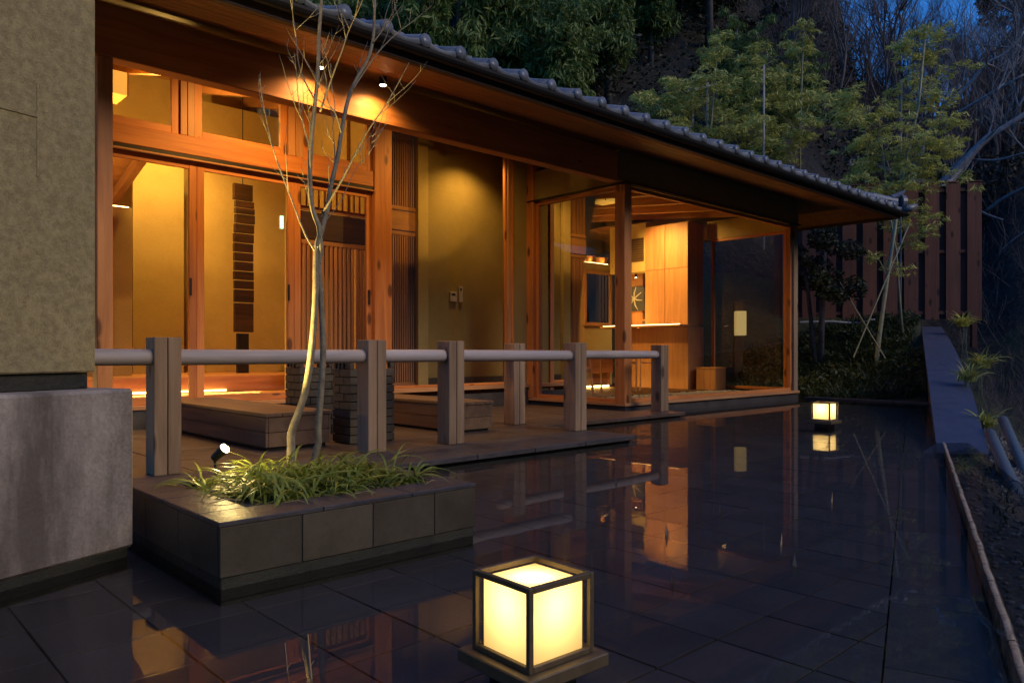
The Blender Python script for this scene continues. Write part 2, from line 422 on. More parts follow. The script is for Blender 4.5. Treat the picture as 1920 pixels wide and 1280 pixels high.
# far kerb of the pool
fk = thing('pool_far_kerb', 'thin dark stone kerb along the far end of the pool under the planted bank', 'kerb', (12.62, 4.1, 0))
yy = 3.98
while yy < 6.0:
    box('kerb_stone', 'slate', fk, 12.62, 12.78, yy+.003, min(yy+.6, 6.05)-.003, -.12, .028); yy += .6

# stone deck of the little bridge
deck = box('deck', 'moss', None, -.6, 5.46, 4.26, 7.85, -.12, .010, 0); tag(deck, kind='structure')
deck2 = box('deck', 'moss', None, 5.461, 8.02, 5.46, 6.0, -.12, .010, 0); tag(deck2, kind='structure')
deck3 = box('deck', 'moss', None, 5.461, 7.60, 6.001, 7.85, -.12, .010, 0); tag(deck3, kind='structure')
def pave(par, xs, ys, skip=None):
    for i in range(len(xs)-1):
        for j in range(len(ys)-1):
            if skip and skip(xs[i], ys[j]): continue
            dz = random.uniform(-.002, .002)
            box('paving_stone', 'deck' if ys[j] > 4.75 else 'slate', par, xs[i]+.003, xs[i+1]-.003, ys[j]+.003, ys[j+1]-.003, .0105, .048+dz, .003)
pave(deck, [-.6, 0, .6, 1.2, 1.8, 2.4, 3.0, 3.6, 4.2, 4.8, 5.50], [4.20, 4.80, 5.4, 6.0, 6.6, 7.2, 7.8])
pave(deck2, [5.505, 6.1, 6.7, 7.3, 8.06], [5.40, 6.0])
pave(deck3, [5.505, 6.1, 6.7, 7.3, 7.62], [6.005, 6.6, 7.2, 7.8])

# ------------------------------------------------------------------ foreground walls on the left
dv = Vector((math.sin(math.radians(24.4)), math.cos(math.radians(24.4))))   # (X,Z) direction of the wall
def wallpt(s_, off, z):      # s_ along wall from its far end towards the viewer, off to the left/away
    X = -1.488-dv.x*s_-dv.y*off; Z = 2.97-dv.y*s_+dv.x*off
    return XZ(X, Z, z)
def wallbox(name, mat, par, s0, s1, o0, o1, z0, z1, bev=.006):
    vs = [wallpt(s, o, z) for z in (z0, z1) for s, o in ((s0, o0), (s1, o0), (s1, o1), (s0, o1))]
    return MB().add(vs, [(0, 3, 2, 1), (4, 5, 6, 7), (0, 1, 5, 4), (1, 2, 6, 5), (2, 3, 7, 6), (3, 0, 4, 7)]).build(name, mat, par, bev)
cw = thing('concrete_wall', 'low stained concrete wall rising from the pool at the left edge', 'wall', tuple(wallpt(0, 0, -.1)))
wallbox('wall_body', 'concrete', cw, 0, 5.5, 0, .75, .035, .657, .012)
wallbox('wet_base', 'moss', cw, .02, 5.5, .012, .74, -.12, .034, .004)
pw = thing('plaster_wall', 'tall rough ochre plaster wall standing on the low concrete wall', 'wall', tuple(wallpt(.1, .1, .657)))
wallbox('wall_face', 'plaster', pw, .07, 5.5, .13, .65, .722, 4.4, .006)
wallbox('base_strip', 'moss', pw, .09, 5.5, .15, .63, .658, .7215, .003)
wallbox('plaster_seam', 'plaster', pw, .30, .306, .126, .14, 1.44, 1.78, .001)
sm = MB()
sm.beam(wallpt(.30, .129, 1.66), wallpt(1.6, .129, 1.62), .006, .010)
sm.build('plaster_seam', 'plaster', pw)

# ================================================================== TEA HOUSE
BW, BG = 7.9, 6.1          # window-wall plane, beam / glass-room plane
FL = .335                  # floor level
H = thing('tea_house', 'long low wooden house with tiled eave and glass corner room, lit warmly inside', 'house', (1.5, 6.1, 0))
A = lambda px, b: P(px, 400, b=b).x
# --- main beam, posts
box('beam', 'cedar_x', H, .4, A(1159, BG), BG, BG+.15, 2.985, 3.372, .006)
box('post', 'cedar_z', H, A(183, BG), A(213, BG), BG+.012, BG+.138, .05, 2.984, .005)
xm0, xm1 = A(703, BW-.06), A(735, BW-.06)
box('post', 'cedar_z', H, xm0, xm1, BW-.06, BW+.08, .35, 3.75, .005)
# --- soffit boards, fascia and gutter
SZ = lambda b: 3.40+(b-BG)*.23
sof = thing('x', '', '', (0, 0, 0)); bpy.data.objects.remove(sof)
soffit = MB().add([(.2, 4.96, SZ(4.96)+.03), (13.75, 4.96, SZ(4.96)+.03), (13.75, 12.5, SZ(4.96)+.03), (12.2, BG+.3, SZ(BG)+.05), (.2, BG+.3, SZ(BG)+.05)],
                  [(0, 1, 3, 4), (1, 2, 3)]).build('soffit', 'dark_x', H)
for k in range(8):
    b0 = 4.97+k*.146
    mb = MB(); xe = 13.72-(b0-4.97)*1.0
    mb.add([(.2, b0+.003, SZ(b0)), (xe, b0+.003, SZ(b0)), (xe-.143, b0+.143, SZ(b0+.14)), (.2, b0+.143, SZ(b0+.14)),
            (.2, b0+.003, SZ(b0)+.02), (xe, b0+.003, SZ(b0)+.02), (xe-.143, b0+.143, SZ(b0+.14)+.02), (.2, b0+.143, SZ(b0+.14)+.02)],
           [(0, 3, 2, 1), (4, 5, 6, 7), (0, 1, 5, 4), (1, 2, 6, 5), (2, 3, 7, 6), (3, 0, 4, 7)])
    mb.build('soffit_board', 'soffit', soffit, .002)
for k in range(9):      # the returning eave on the far end
    a1 = 13.72-k*.146
    mb = MB(); y0 = 4.99+(k)*.146
    mb.add([(a1-.003, y0, SZ(y0)), (a1-.003, 12.5, SZ(y0)), (a1-.143, 12.5, SZ(y0+.14)), (a1-.143, y0+.14, SZ(y0+.14)),
            (a1-.003, y0, SZ(y0)+.02), (a1-.003, 12.5, SZ(y0)+.02), (a1-.143, 12.5, SZ(y0+.14)+.02), (a1-.143, y0+.14, SZ(y0+.14)+.02)],
           [(0, 3, 2, 1), (4, 5, 6, 7), (0, 1, 5, 4), (1, 2, 6, 5), (2, 3, 7, 6), (3, 0, 4, 7)])
    mb.build('soffit_board', 'soffit', soffit, .002)
box('fascia_board', 'dark_x', H, .2, 13.80, 4.90, 4.96, 3.10, 3.20, .004)
box('fascia_board', 'dark_y', H, 13.74, 13.80, 4.962, 12.5, 3.10, 3.20, .004)
def gutter(p, q, out):
    p, q = Vector(p), Vector(q); o3 = Vector(out); vs = []; n = 9
    for e in (p, q):
        for k in range(n):
            t = math.pi*k/(n-1); vs.append(e+o3*(math.cos(t)*.055)+Vector((0, 0, -math.sin(t)*.055)))
        for k in range(n):
            t = math.pi*(n-1-k)/(n-1); vs.append(e+o3*(math.cos(t)*.049)+Vector((0, 0, -math.sin(t)*.049)))
    m = 2*n
    mb = MB().add(vs, [(k, (k+1) % m, (k+1) % m+m, k+m) for k in range(m)]+[tuple(range(m)), tuple(range(2*m-1, m-1, -1))])
    return mb.build('gutter', 'black', H, smooth=False)
gutter((.2, 4.842, 3.197), (13.90, 4.842, 3.197), (0, 1, 0))
gutter((13.858, 4.79, 3.197), (13.858, 12.5, 3.197), (1, 0, 0))
# --- roof with tiles
SL = .30
roof = MB().add([(.2, 4.90, 3.207), (13.80, 4.90, 3.207), (13.80, 12.5, 3.207), (9.9, 8.8, 3.207+SL*3.9), (.2, 8.8, 3.207+SL*3.9), (9.9, 12.5, 3.207+SL*3.9)],
                [(0, 1, 3, 4), (1, 2, 5, 3)]).build('roof', 'black', H)
def tile_mesh():
    mb = MB(); R_ = .049; Lt = .34; n = 9; W_ = .36
    prof = []
    for k in range(n): t = math.pi*(1-k/(n-1)); prof.append((R_*math.cos(t)-.0, R_*math.sin(t)+.025))
    for k in range(1, 7): u = k/7; prof.append((R_+(W_-2*R_)*u, .02-math.sin(math.pi*u)*.028))
    prof.append((W_-R_, .025))
    m = len(prof); th = -.014; vs = []
    for y in (0, Lt):
        for (x, z) in prof: vs.append((x, y, z+y*SL))
        for (x, z) in prof: vs.append((x, y, z+th+y*SL-.004))
    fs = [(k, k+1, 2*m+k+1, 2*m+k) for k in range(m-1)]+[(m+k, 3*m+k, 3*m+k+1, m+k+1) for k in range(m-1)]+[(k, m+k, m+k+1, k+1) for k in range(m-1)]
    mb.add(vs, fs)
    # round end cap of the roll and the hanging lip of the pan
    c = []; nn = 20
    for y in (-.016, .012):
        for k in range(nn): t = 2*math.pi*k/nn; c.append((math.cos(t)*.053, y, .022+math.sin(t)*.053))
    mb.add(c, [(k, (k+1) % nn, nn+(k+1) % nn, nn+k) for k in range(nn)]+[tuple(range(nn)), tuple(range(2*nn-1, nn-1, -1))])
    lip = []; seg = 8
    for y in (-.006, .008):
        for k in range(seg+1):
            u = k/seg; x = R_*.9+(W_-1.8*R_)*u; zt = .02-math.sin(math.pi*u)*.028
            lip += [(x, y, zt+.002), (x, y, zt-.045)]
    q = 2*(seg+1)
    mb.add(lip, [(2*k, 2*k+1, 2*k+3, 2*k+2) for k in range(seg)]+[(q+2*k, q+2*k+2, q+2*k+3, q+2*k+1) for k in range(seg)]+[(2*k+1, q+2*k+1, q+2*k+3, 2*k+3) for k in range(seg)])
    return mb
t0 = tile_mesh().build('roof_tile', 'roof', None); t0.data.polygons.foreach_set('use_smooth', [True]*len(t0.data.polygons))
HO = origin_of(roof)
first = True
for row in range(3):
    for k in range(38):
        a = .325+k*.3595
        if a+.3 > 13.85-row*.33: continue
        if first: o = t0; first = False
        else: o = bpy.data.objects.new('roof_tile', t0.data); COL.objects.link(o)
        o.parent = roof; o.location = Vector((a, 4.80+row*.33, 3.232+row*.33*SL+.012*row+random.uniform(-.003, .003)))-HO
        o.rotation_euler = (random.uniform(-.006, .006), random.uniform(-.01, .01), random.uniform(-.008, .008))
for k in range(20):
    b = 5.0+k*.3595
    o = bpy.data.objects.new('roof_tile', t0.data); COL.objects.link(o)
    o.parent = roof; o.location = Vector((13.89, b, 3.232))-HO; o.rotation_euler = (0, 0, math.pi/2)
# hip ridge with end ornament
rb = MB(); hp = [Vector((13.75-t, 4.95+t, 3.285+SL*t)) for t in np.linspace(.0, 3.9, 14)]
for i in range(13):
    r = MB().tube([hp[i]+Vector((0, 0, .10)), hp[i+1]+Vector((0, 0, .112))], .075, 12).build('ridge_tile', 'roof', roof, smooth=False)
MB().beam(hp[0]+Vector((0, 0, .02)), hp[-1]+Vector((0, 0, .02)), .17, .13).build('ridge_base', 'roof', roof, .01)
on = MB(); c0 = hp[0]+Vector((.05, -.05, .10))
on.tube([c0, c0+Vector((.05, -.05, .0))], [.13, .12], 16)
on.tube([hp[0]+Vector((-.05, .05, .17)), hp[0]+Vector((.06, -.06, .24)), hp[0]+Vector((.10, -.10, .30))], [.06, .045, .02], 8)
on.build('ridge_ornament', 'roof', roof)
MB().tube([Vector((13.82, 4.88, 3.27)), Vector((13.92, 4.78, 3.285)), Vector((14.0, 4.70, 3.33))], [.075, .062, .03], 12).build('corner_tile', 'roof', roof, smooth=True)
# --- header over the glass room: render band, drip, frame
HZ = 2.955
xg0, xg1 = 7.72, 12.50
box('wall_band', 'render', H, A(1160, BG)+.01, xg1, BG-.004, BG+.12, HZ+.045, 3.40, .004)
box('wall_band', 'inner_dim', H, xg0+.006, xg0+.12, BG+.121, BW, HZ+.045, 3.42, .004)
box('flashing', 'black', H, xg0-.035, xg1+.03, BG-.045, BG+.02, HZ+.022, HZ+.044, .002)
box('flashing', 'black', H, xg0-.035, xg0+.02, BG+.021, BW, HZ+.022, HZ+.044, .002)
def window(parent, axis, c, u0, u1, z0, z1, fr=.045, dp=.06, mat='cedar', name='window', glass='glass', dz=0):
    """axis 'b': wall plane b=c, u = a ; axis 'a': plane a=c, u = b"""
    root = None; mb = MB()
    def bx(mb, ua, ub, za, zb, d0, d1):
        return mb.box(ua, ub, c+d0, c+d1, za, zb) if axis == 'b' else mb.box(c+d0, c+d1, ua, ub, za, zb)
    bx(mb, u0, u0+fr, z0, z1, 0, dp)
    f = mb.build(name, M[mat+'_z'] , parent, .003)
    bx(MB(), u1-fr, u1, z0, z1, 0, dp).build('frame', M[mat+'_z'], f, .003)
    bx(MB(), u0+fr+.0005, u1-fr-.0005, z1-fr, z1, .002, dp-.002).build('frame', M[mat+('_x' if axis == 'b' else '_y')], f, .003)
    bx(MB(), u0+fr+.0005, u1-fr-.0005, z0, z0+fr, .002, dp-.002).build('frame', M[mat+('_x' if axis == 'b' else '_y')], f, .003)
    d = dp*.5
    vs = [(u0+fr, z0+fr), (u1-fr, z0+fr), (u1-fr, z1-fr), (u0+fr, z1-fr)]
    vs = [(u, c+d, z) if axis == 'b' else (c+d, u, z) for u, z in vs]
    MB().add(vs, [(0, 1, 2, 3)]).build('pane', glass, f)
    return f
# glass room: corner post (split), fixed panes, sills, plinth
cp = [A(1149, BG), 0]
box('post', 'cedar_z', H, 7.70, 7.85, BG-.015, BG+.135, .13, HZ+.021, .005)
window(H, 'b', BG+.03, 7.852, 12.32, .14, HZ+.018, .05, .07)
box('post', 'grey_z', H, 12.325, 12.47, BG-.01, BG+.13, .13, HZ+.02, .005)
window(H, 'a', xg0+.03, BG+.137, BW-.15, .14, HZ+.018, .05, .07)
box('post', 'cedar_z', H, xg0-.03, xg0+.12, BW-.148, BW, .13, 3.6, .005)
window(H, 'a', 12.34, BG+.14, 7.72, .14, 2.90, .05, .07)
box('wall_band', 'inner', H, 12.33, 12.46, BG+.14, 7.80, 2.902, 3.24, .003)
box('sill', 'pale_x', H, 7.70, 12.50, BG-.03, BG+.14, .100, .1395, .003)
box('sill', 'pale_y', H, 7.695, 7.86, BG+.141, BW, .100, .1395, .003)
box('plinth', 'slate', H, 7.74, 12.52, BG+.01, BG+.13, -.12, .0995, .003)
box('plinth', 'slate', H, 7.74, 7.85, BG+.131, BW, .0, .0995, .003)
box('plinth', 'slate', H, 12.37, 12.52, BG+.132, 8.0, -.12, .0995, .003)
# --- window wall over the doors
LX = 1.2
box('beam', 'cedar_x', H, LX, xm0-.001, BW-.04, BW+.08, 2.815, 3.005, .005)
box('door_track', 'black', H, LX, xm0-.001, BW-.035, BW+.07, 2.775, 2.814, .002)
box('lintel', 'pale_x', H, LX, xm0-.001, BW-.055, BW+.07, 2.757, 2.774, .002)
cb = BW-.01
box('mullion', 'pale_z', H, A(337, cb), A(349, cb), cb-.03, cb+.08, 3.006, 3.72, .003)
box('mullion', 'pale_z', H, A(351, cb), A(364, cb), cb-.02, cb+.08, 3.006, 3.72, .003)
box('mullion', 'pale_z', H, A(539, cb), A(552, cb), cb-.03, cb+.08, 3.006, 3.72, .003)
box('mullion', 'pale_z', H, A(554, cb), A(567, cb), cb-.02, cb+.08, 3.006, 3.72, .003)
window(H, 'b', cb, LX, A(336, cb), 3.006, 3.70, .075, .05)
window(H, 'b', cb, A(365, cb), A(538, cb), 3.006, 3.70, .075, .05)
window(H, 'b', cb, A(568, cb), xm0-.002, 3.006, 3.70, .075, .05)
box('porch_ceiling', 'soffit', H, .3, 7.70, BG+.155, BW+.02, 3.76, 3.80, .002)
box('frieze_board', 'cedar_x', H, .4, 7.70, BG+.152, BG+.165, 3.40, 3.759, .002)
box('sill', 'pale_x', H, LX, xm0, BW-.08, BW+.10, FL-.10, FL-.060, .003)
def door(x0, x1, d, handle):
    f = window(H, 'b', BW+d, x0, x1, FL-.058, 2.755, .075, .035, name='sliding_door')
    MB().box(handle-.012, handle+.012, BW+d-.016, BW+d, 1.38, 1.56).build('handle', 'black', f, .003)
    return f
door(LX, A(369, BW), .0, A(357, BW)-.0)
door(A(369, BW)+.002, A(552, BW), .0, A(541, BW))
door(A(552, BW)+.002, xm0-.002, .0, xm0-.05)
# --- tall pane between door post and glass room
x2, x3 = A(950, BW), A(956, BW)
window(H, 'b', BW, xm1+.002, x2, FL+.01, 3.72, .03, .05)
box('mullion', 'pale_z', H, x2+.002, x2+.06, BW-.03, BW+.08, .1, 3.74, .003)
box('mullion', 'cedar_z', H, x2+.064, x3+.04, BW-.045, BW+.08, .1, 3.74, .003)
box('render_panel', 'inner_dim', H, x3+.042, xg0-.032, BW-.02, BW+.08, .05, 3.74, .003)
box('sill', 'pale_x', H, xm1, xg0-.04, BW-.08, BW+.10, FL-.045, FL+.008, .003)
box('plinth', 'slate', H, LX, xg0-.035, BW-.06, BW+.12, .0, FL-.101, .003)
# --- inside: floors, back walls, ceilings
box('floor', 'pale_x', H, -1., 7.9, BW+.121, 8.75, .0, FL-.003, .002)
box('floor_step', 'pale_x', H, -1., 5.0, 8.752, 8.79, FL-.003, .52, .003)
box('floor', 'pale_x', H, -1., 5.0, 8.792, 12, .40, .525, .002)
box('wall', 'inner', H, -1.2, 5.4, 10.9, 11.0, .4, 5.0, .003)
box('wall', 'inner', H, -1.3, -1.2, BW, 11, 0, 5.0, .003)
ZP = zz_(235, 389, 9.4) if False else P(235, 389, b=9.4).z
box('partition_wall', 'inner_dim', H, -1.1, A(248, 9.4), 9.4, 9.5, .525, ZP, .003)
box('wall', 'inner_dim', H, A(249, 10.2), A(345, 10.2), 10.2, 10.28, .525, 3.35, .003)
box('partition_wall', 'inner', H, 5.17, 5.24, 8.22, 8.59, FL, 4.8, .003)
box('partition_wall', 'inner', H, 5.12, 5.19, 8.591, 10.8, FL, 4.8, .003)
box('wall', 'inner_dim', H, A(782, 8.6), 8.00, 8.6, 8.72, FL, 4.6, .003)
box('corner_pier', 'inner', H, A(781, 8.57), A(800, 8.57), 8.53, 8.598, FL, 4.6, .003)
box('skirting', 'slate', H, A(801, 8.57), 7.99, 8.575, 8.599, FL, FL+.10, .002)
# sloping plank ceilings with rafters
def ceiling(x0, x1, y0, y1, z0, z1, mat='pale_x', pl=.18):
    c = MB().add([(x0, y0, z0+.03), (x1, y0, z0+.03), (x1, y1, z1+.03), (x0, y1, z1+.03)], [(0, 1, 2, 3)]).build('ceiling', 'dark_x', H)
    n = int((y1-y0)/pl)
    for k in range(n):
        ya, yb = y0+(y1-y0)*k/n, y0+(y1-y0)*(k+1)/n; za, zb = z0+(z1-z0)*k/n, z0+(z1-z0)*(k+1)/n
        MB().add([(x0, ya+.002, za), (x1, ya+.002, za), (x1, yb-.002, zb), (x0, yb-.002, zb), (x0, ya+.002, za+.02), (x1, ya+.002, za+.02), (x1, yb-.002, zb+.02), (x0, yb-.002, zb+.02)],
                 [(0, 3, 2, 1), (4, 5, 6, 7), (0, 1, 5, 4), (1, 2, 6, 5), (2, 3, 7, 6), (3, 0, 4, 7)]).build('ceiling_plank', mat, c, .002)
    return c
c1 = ceiling(-1.2, 5.0, BW+.08, 11.0, 3.78, 4.6)
for a in (-.4, .7, 1.75, 2.8, 3.85, 4.75):
    MB().beam((a, BW+.1, 3.72), (a, 10.9, 4.52), .09, .14).build('rafter', 'pale_y', H, .004)
c2 = ceiling(5.06, 8.0, BW+.08, 9.0, 3.78, 4.1, 'dark_x')
for a in (5.6, 6.5, 7.4):
    MB().beam((a, BW+.1, 3.72), (a, 8.98, 4.02), .09, .14).build('rafter', 'pale_y', H, .004)
c4 = ceiling(-1.1, A(262, 9.6), 9.0, 10.88, ZP+.75, ZP+.25)
MB().beam((A(262, 9.6)-.06, 9.0, ZP+.68), (A(262, 9.6)-.06, 10.85, ZP+.16), .09, .13).build('rafter', 'pale_y', H, .004)
# glass room interior
box('floor', 'dark_x', H, 7.87, 12.33, 7.5, 10.3, .03, .12, .002)
box('wall', 'inner', H, 7.9, 12.6, 10.3, 10.4, .1, 2.66, .003)
box('wall', 'inner_dim', H, 7.9, 12.6, 11.4, 11.5, 2.0, 4.2, .003)
box('wall', 'inner_dim', H, 7.90, 8.00, 8.721, 11.4, .1, 4.2, .003)
box('wall_end', 'inner', H, 8.001, 8.04, 8.6, 8.72, .1, 3.3, .003)
c3 = ceiling(7.86, 12.33, BG+.14, 11.4, 3.26, 3.75, 'soffit', .3)
for a in (8.6, 9.5, 10.4, 11.3, 12.1):
    MB().beam((a, BG+.2, 3.20), (a, 11.3, 3.69), .08, .12).build('rafter', 'pale_y', H, .004)
for k in range(7):
    a = 10.0+k*.40
    MB().beam((a, 10.29, 2.74), (a, 11.38, 2.86), .09, .13).build('rafter', 'pale_y', H, .004)
LAC = 11.8
box('wall', 'pale_z', H, LAC, 12.32, 7.86, 9.15, .12, 1.27, .003)          # panelling below the counter
bE = P(1163, 500, a=LAC+.35).y
box('wall', 'pale_z', H, LAC+.35, 12.32, 9.152, bE, .12, 3.3, .003)
box('counter', 'pale_y', H, LAC-.30, LAC+.34, 7.84, bE, 1.272, 1.305, .003)
cabs = []
bA, bB, bC = 7.86, P(1247, 500, a=LAC).y, P(1210, 500, a=LAC).y
zc1, zc2 = 1.33, 2.36
cab = thing('wall_cabinet', 'tall pale wooden cupboard doors lit orange above the counter, seen through the corner glass', 'cabinet', (LAC, bA, 1.31), None)
box('cabinet_body', 'pale_z', cab, LAC+.012, 12.31, bA, bC, 1.306, 3.2, .003)
for (y0, y1) in ((bA+.003, bB-.004), (bB+.004, bC-.003)):
    box('cabinet_door', 'pale_z', cab, LAC-.008, LAC+.011, y0, y1, 1.31, zc2-.004, .002)
    box('cabinet_door', 'pale_z', cab, LAC-.008, LAC+.011, y0, y1, zc2+.004, 3.18, .002)
box('alcove_head', 'inner', H, LAC+.02, LAC+.34, bC+.004, bE, 2.36, 3.3, .003)

# --- lattice screens
def lattice(name, x0, x1, y, z0, z1, n, mat='pale_z', sw=.022, rails=True):
    f = MB()
    f.box(x0, x1, y, y+.03, z1-.05, z1); f.box(x0, x1, y, y+.03, z0, z0+.05)
    r = f.build(name, M['pale_x'], H, .002)
    me = None
    for k in range(n):
        x = x0+(x1-x0-sw)*(k+.5)/n
        if me is None: o = MB().box(0, sw, 0, .022, 0, z1-z0-.1).build('slat', mat, None, .002); me = o.data
        else: o = bpy.data.objects.new('slat', me); COL.objects.link(o)
        o.parent = r; o.location = Vector((x, y+.004, z0+.05))-origin_of(r)
    return r
bl = 8.6
zz_ = lambda px, py, b: P(px, py, b=b).z
box('wood_band', 'pale_x', H, 5.75, A(779, bl), bl, bl+.05, zz_(755, 432, bl), zz_(755, 396, bl), .003)
lattice('lattice_screen', 5.75, A(779, bl), bl, FL, zz_(755, 434, bl), 12)
lattice('lattice_screen', 5.75, A(779, bl), bl, zz_(755, 394, bl), 4.0, 12)
bd = 8.13
xx0, xx1 = A(556, bd), A(692, bd)
box('wood_band', 'dark_x', H, xx0, xx1, bd, bd+.06, zz_(620, 452, bd), zz_(620, 402, bd), .003)
lattice('lattice_screen', xx0, xx1, bd, zz_(620, 400, bd), zz_(620, 350, bd), 12)
lattice('lattice_screen', xx0, xx1, bd, FL+.0, zz_(620, 454, bd), 16, sw=.03)
box('panel', 'inner', H, xx0+.02, xx1-.05, bd+.30, bd+.34, FL, 2.35, .003)

# --- hanging sculpture of stacked wood blocks
bs = 9.6
sxa, sxb = A(440, bs), A(477, bs)
SCU = thing('hanging_wood_sculpture', 'column of dark split wood blocks hung one under another inside the middle sliding door', 'sculpture', (sxa, bs, zz_(458, 625, bs)))
ys = [345, 377, 390, 402, 420, 438, 456, 474, 491, 509, 526, 543, 568, 624]
for k in range(len(ys)-1):
    zt, zb = zz_(458, ys[k], bs), zz_(458, ys[k+1]-1.5, bs)
    jx = random.uniform(-.012, .012); mb = MB().box(sxa+jx+.01*random.random(), sxb+jx-.01*random.random(), bs, bs+.06, zb+.001, zt-.003, )
    o = mb.build('wood_block', 'block', SCU, .003) if 'block' in M else None
    if o is None:
        M['block'] = wood('charred_split_wood', (.012, .007, .003), (.09, .038, .012), 'x', .5, knots=False, grain=14)
        o = mb.build('wood_block', 'block', SCU, .003)
MB().tube([(0.5*(sxa+sxb), bs+.06, zz_(458, 345, bs)), (0.5*(sxa+sxb), bs+.06, 4.2)], .006, 6).build('hanging_wire', 'black', SCU)
box('stand', 'black', SCU, sxa+.06, sxb-.06, bs+.03, bs+.10, .526, zz_(458, 625, bs), .003)
eq = P(527, 417, b=10.2)
xs_ = thing('indicator_sign', 'tiny glowing green-white upright sign on the back wall beyond the middle door', 'sign', tuple(eq))
M['greenglow'] = emit('green_white_glow', (.35, 1, .55), .6)
box('lit_panel', 'greenglow', xs_, eq.x-.02, eq.x+.02, 10.16, 10.19, eq.z-.09, eq.z+.09, .002); box('sign_frame', 'plastic', xs_, eq.x-.028, eq.x+.028, 10.191, 10.21, eq.z-.10, eq.z+.10, .002)
# bright wall behind it
box('wall', 'inner', H, A(372, 10.3), A(536, 10.3), 10.3, 10.36, .526, 4.2, .003)

# --- pendant paper lamps
def pendant(loc, s, label, e, hang=4.2):
    r = thing('pendant_lamp', label, 'lamp', loc, None)
    x, y, z = loc; h = s*.62
    box('paper_shade', 'shade', r, x-s/2, x+s/2, y-s/2, y+s/2, z, z+h, .004)
    f = MB()
    for dx in (-s/2, s/2):
        for dy in (-s/2, s/2): f.box(x+dx-.006, x+dx+.006, y+dy-.006, y+dy+.006, z-.003, z+h+.003)
    f.build('lamp_frame', 'pale_z', r)
    MB().tube([(x, y, z+h), (x, y, hang)], .006, 6).build('cord', 'black', r)
pl = P(222, 182, b=8.9)
pendant((pl.x-.12, 9.05, pl.z+.02), .40, 'glowing square paper lamp behind the leftmost upper window', 0)
p2l = P(1134, 381, b=8.3)
pendant((p2l.x-.02, 8.3, p2l.z), .34, 'glowing square paper lamp near the ceiling of the glass corner room', 0, 3.5)

# --- wall controls
pc = P(850, 562, b=8.57)
s1 = thing('intercom_panel', 'small ivory wall intercom with dark screen, left of the narrow switch', 'switch', (pc.x, 8.598, pc.z))
box('panel_body', 'plastic', s1, A(845, 8.57), A(857, 8.57), 8.572, 8.599, zz_(850, 565, 8.57), zz_(850, 547, 8.57), .002)
box('screen', 'black', s1, A(847, 8.57), A(854, 8.57), 8.569, 8.5715, zz_(850, 554, 8.57), zz_(850, 550, 8.57), .0005)
s2 = thing('remote_holder', 'narrow upright ivory remote control on the plaster, right of the intercom', 'switch', (A(865, 8.57), 8.598, pc.z))
box('holder_body', 'plastic', s2, A(861, 8.57), A(868, 8.57), 8.572, 8.599, zz_(865, 566, 8.57), zz_(865, 537, 8.57), .002)
box('remote_display', 'black', s2, A(863, 8.57), A(866, 8.57), 8.569, 8.5715, zz_(865, 545, 8.57), zz_(865, 540, 8.57), .0005)

# --- picture window inside the glass room, picture, vent
wx0, wx1 = A(1094, 10.28), A(1146, 10.28)
f = window(H, 'b', 10.25, wx0, wx1, zz_(1120, 611, 10.28), zz_(1120, 508, 10.28), .07, .045, mat='pale', name='inner_window')
box('window_backing', 'moss', f, wx0+.07, wx1-.07, 10.288, 10.297, zz_(1120, 605, 10.28), zz_(1120, 515, 10.28), .0)
ya, yb = P(1210, 500, a=LAC+.345).y, P(1180, 500, a=LAC+.345).y
AW = LAC+.345
M['artbg'] = flat('indigo_paper', (.05, .055, .065), .8); M['artfg'] = flat('pale_ink', (.42, .41, .38), .8)
pic = thing('picture', 'dark picture of pale crossing brush strokes hung in the lit alcove', 'picture', (AW-.02, yb, 1.5))
pz0, pz1 = P(1196, 583, a=AW).z, P(1196, 537, a=AW).z
py0 = P(1209, 560, a=AW).y; py1 = py0+.52
box('picture_panel', 'artbg', pic, AW-.03, AW-.004, py0, py1, pz0, pz1, .002)
st = MB()
cy, cz = py0+.24, (pz0+pz1)/2
for (dy, dz2) in ((.20, .22), (-.18, .12), (.22, -.05), (-.10, -.24), (.18, -.25), (-.2, -.04), (-.05, .24)):
    p_ = Vector((AW-.033, cy, cz)); q_ = Vector((AW-.033, cy+dy, cz+dz2)); mid = (p_+q_)/2+Vector((0, .02, -.01))
    st.tube([p_, mid, q_], [.012, .016, .006], 5)
st.build('brush_stroke', 'artfg', pic)
vn = thing('air_vent', 'dark louvred vent grille high on the alcove wall', 'vent', (LAC+.02, 9.3, 2.7))
vy0, vy1 = P(1206, 470, a=LAC).y, P(1206, 470, a=LAC).y+.42
vz0, vz1 = P(1195, 490, a=LAC).z, P(1195, 447, a=LAC).z
box('grille_frame', 'dark_y', vn, LAC-.002, LAC+.018, vy0, vy1, vz0, vz1, .002)
for k in range(9): box('louvre', 'bronze', vn, LAC-.012, LAC-.003, vy0+.02, vy1-.02, vz0+.025+k*(vz1-vz0-.04)/9, vz0+.040+k*(vz1-vz0-.04)/9, .001)
bx_ = thing('small_box', 'small dark wooden box on the lit alcove ledge beside the cupboard', 'box', (LAC+.1, bC+.05, 1.306))
box('box_body', 'dark_x', bx_, LAC+.06, LAC+.16, bC+.02, bC+.12, 1.306, 1.41, .003)
box('box_lid', 'pale_x', bx_, LAC+.055, LAC+.165, bC+.015, bC+.125, 1.411, 1.43, .003)
wb = thing('storage_box', 'low plain wooden box on the floor against the panelled wall', 'box', (LAC-.2, 7.6, .12))
box('box_body', 'pale_z', wb, 11.9, 12.25, 7.35, 7.75, .12, .50, .004); box('box_lid', 'pale_x', wb, 11.89, 12.26, 7.34, 7.76, .501, .525, .003)

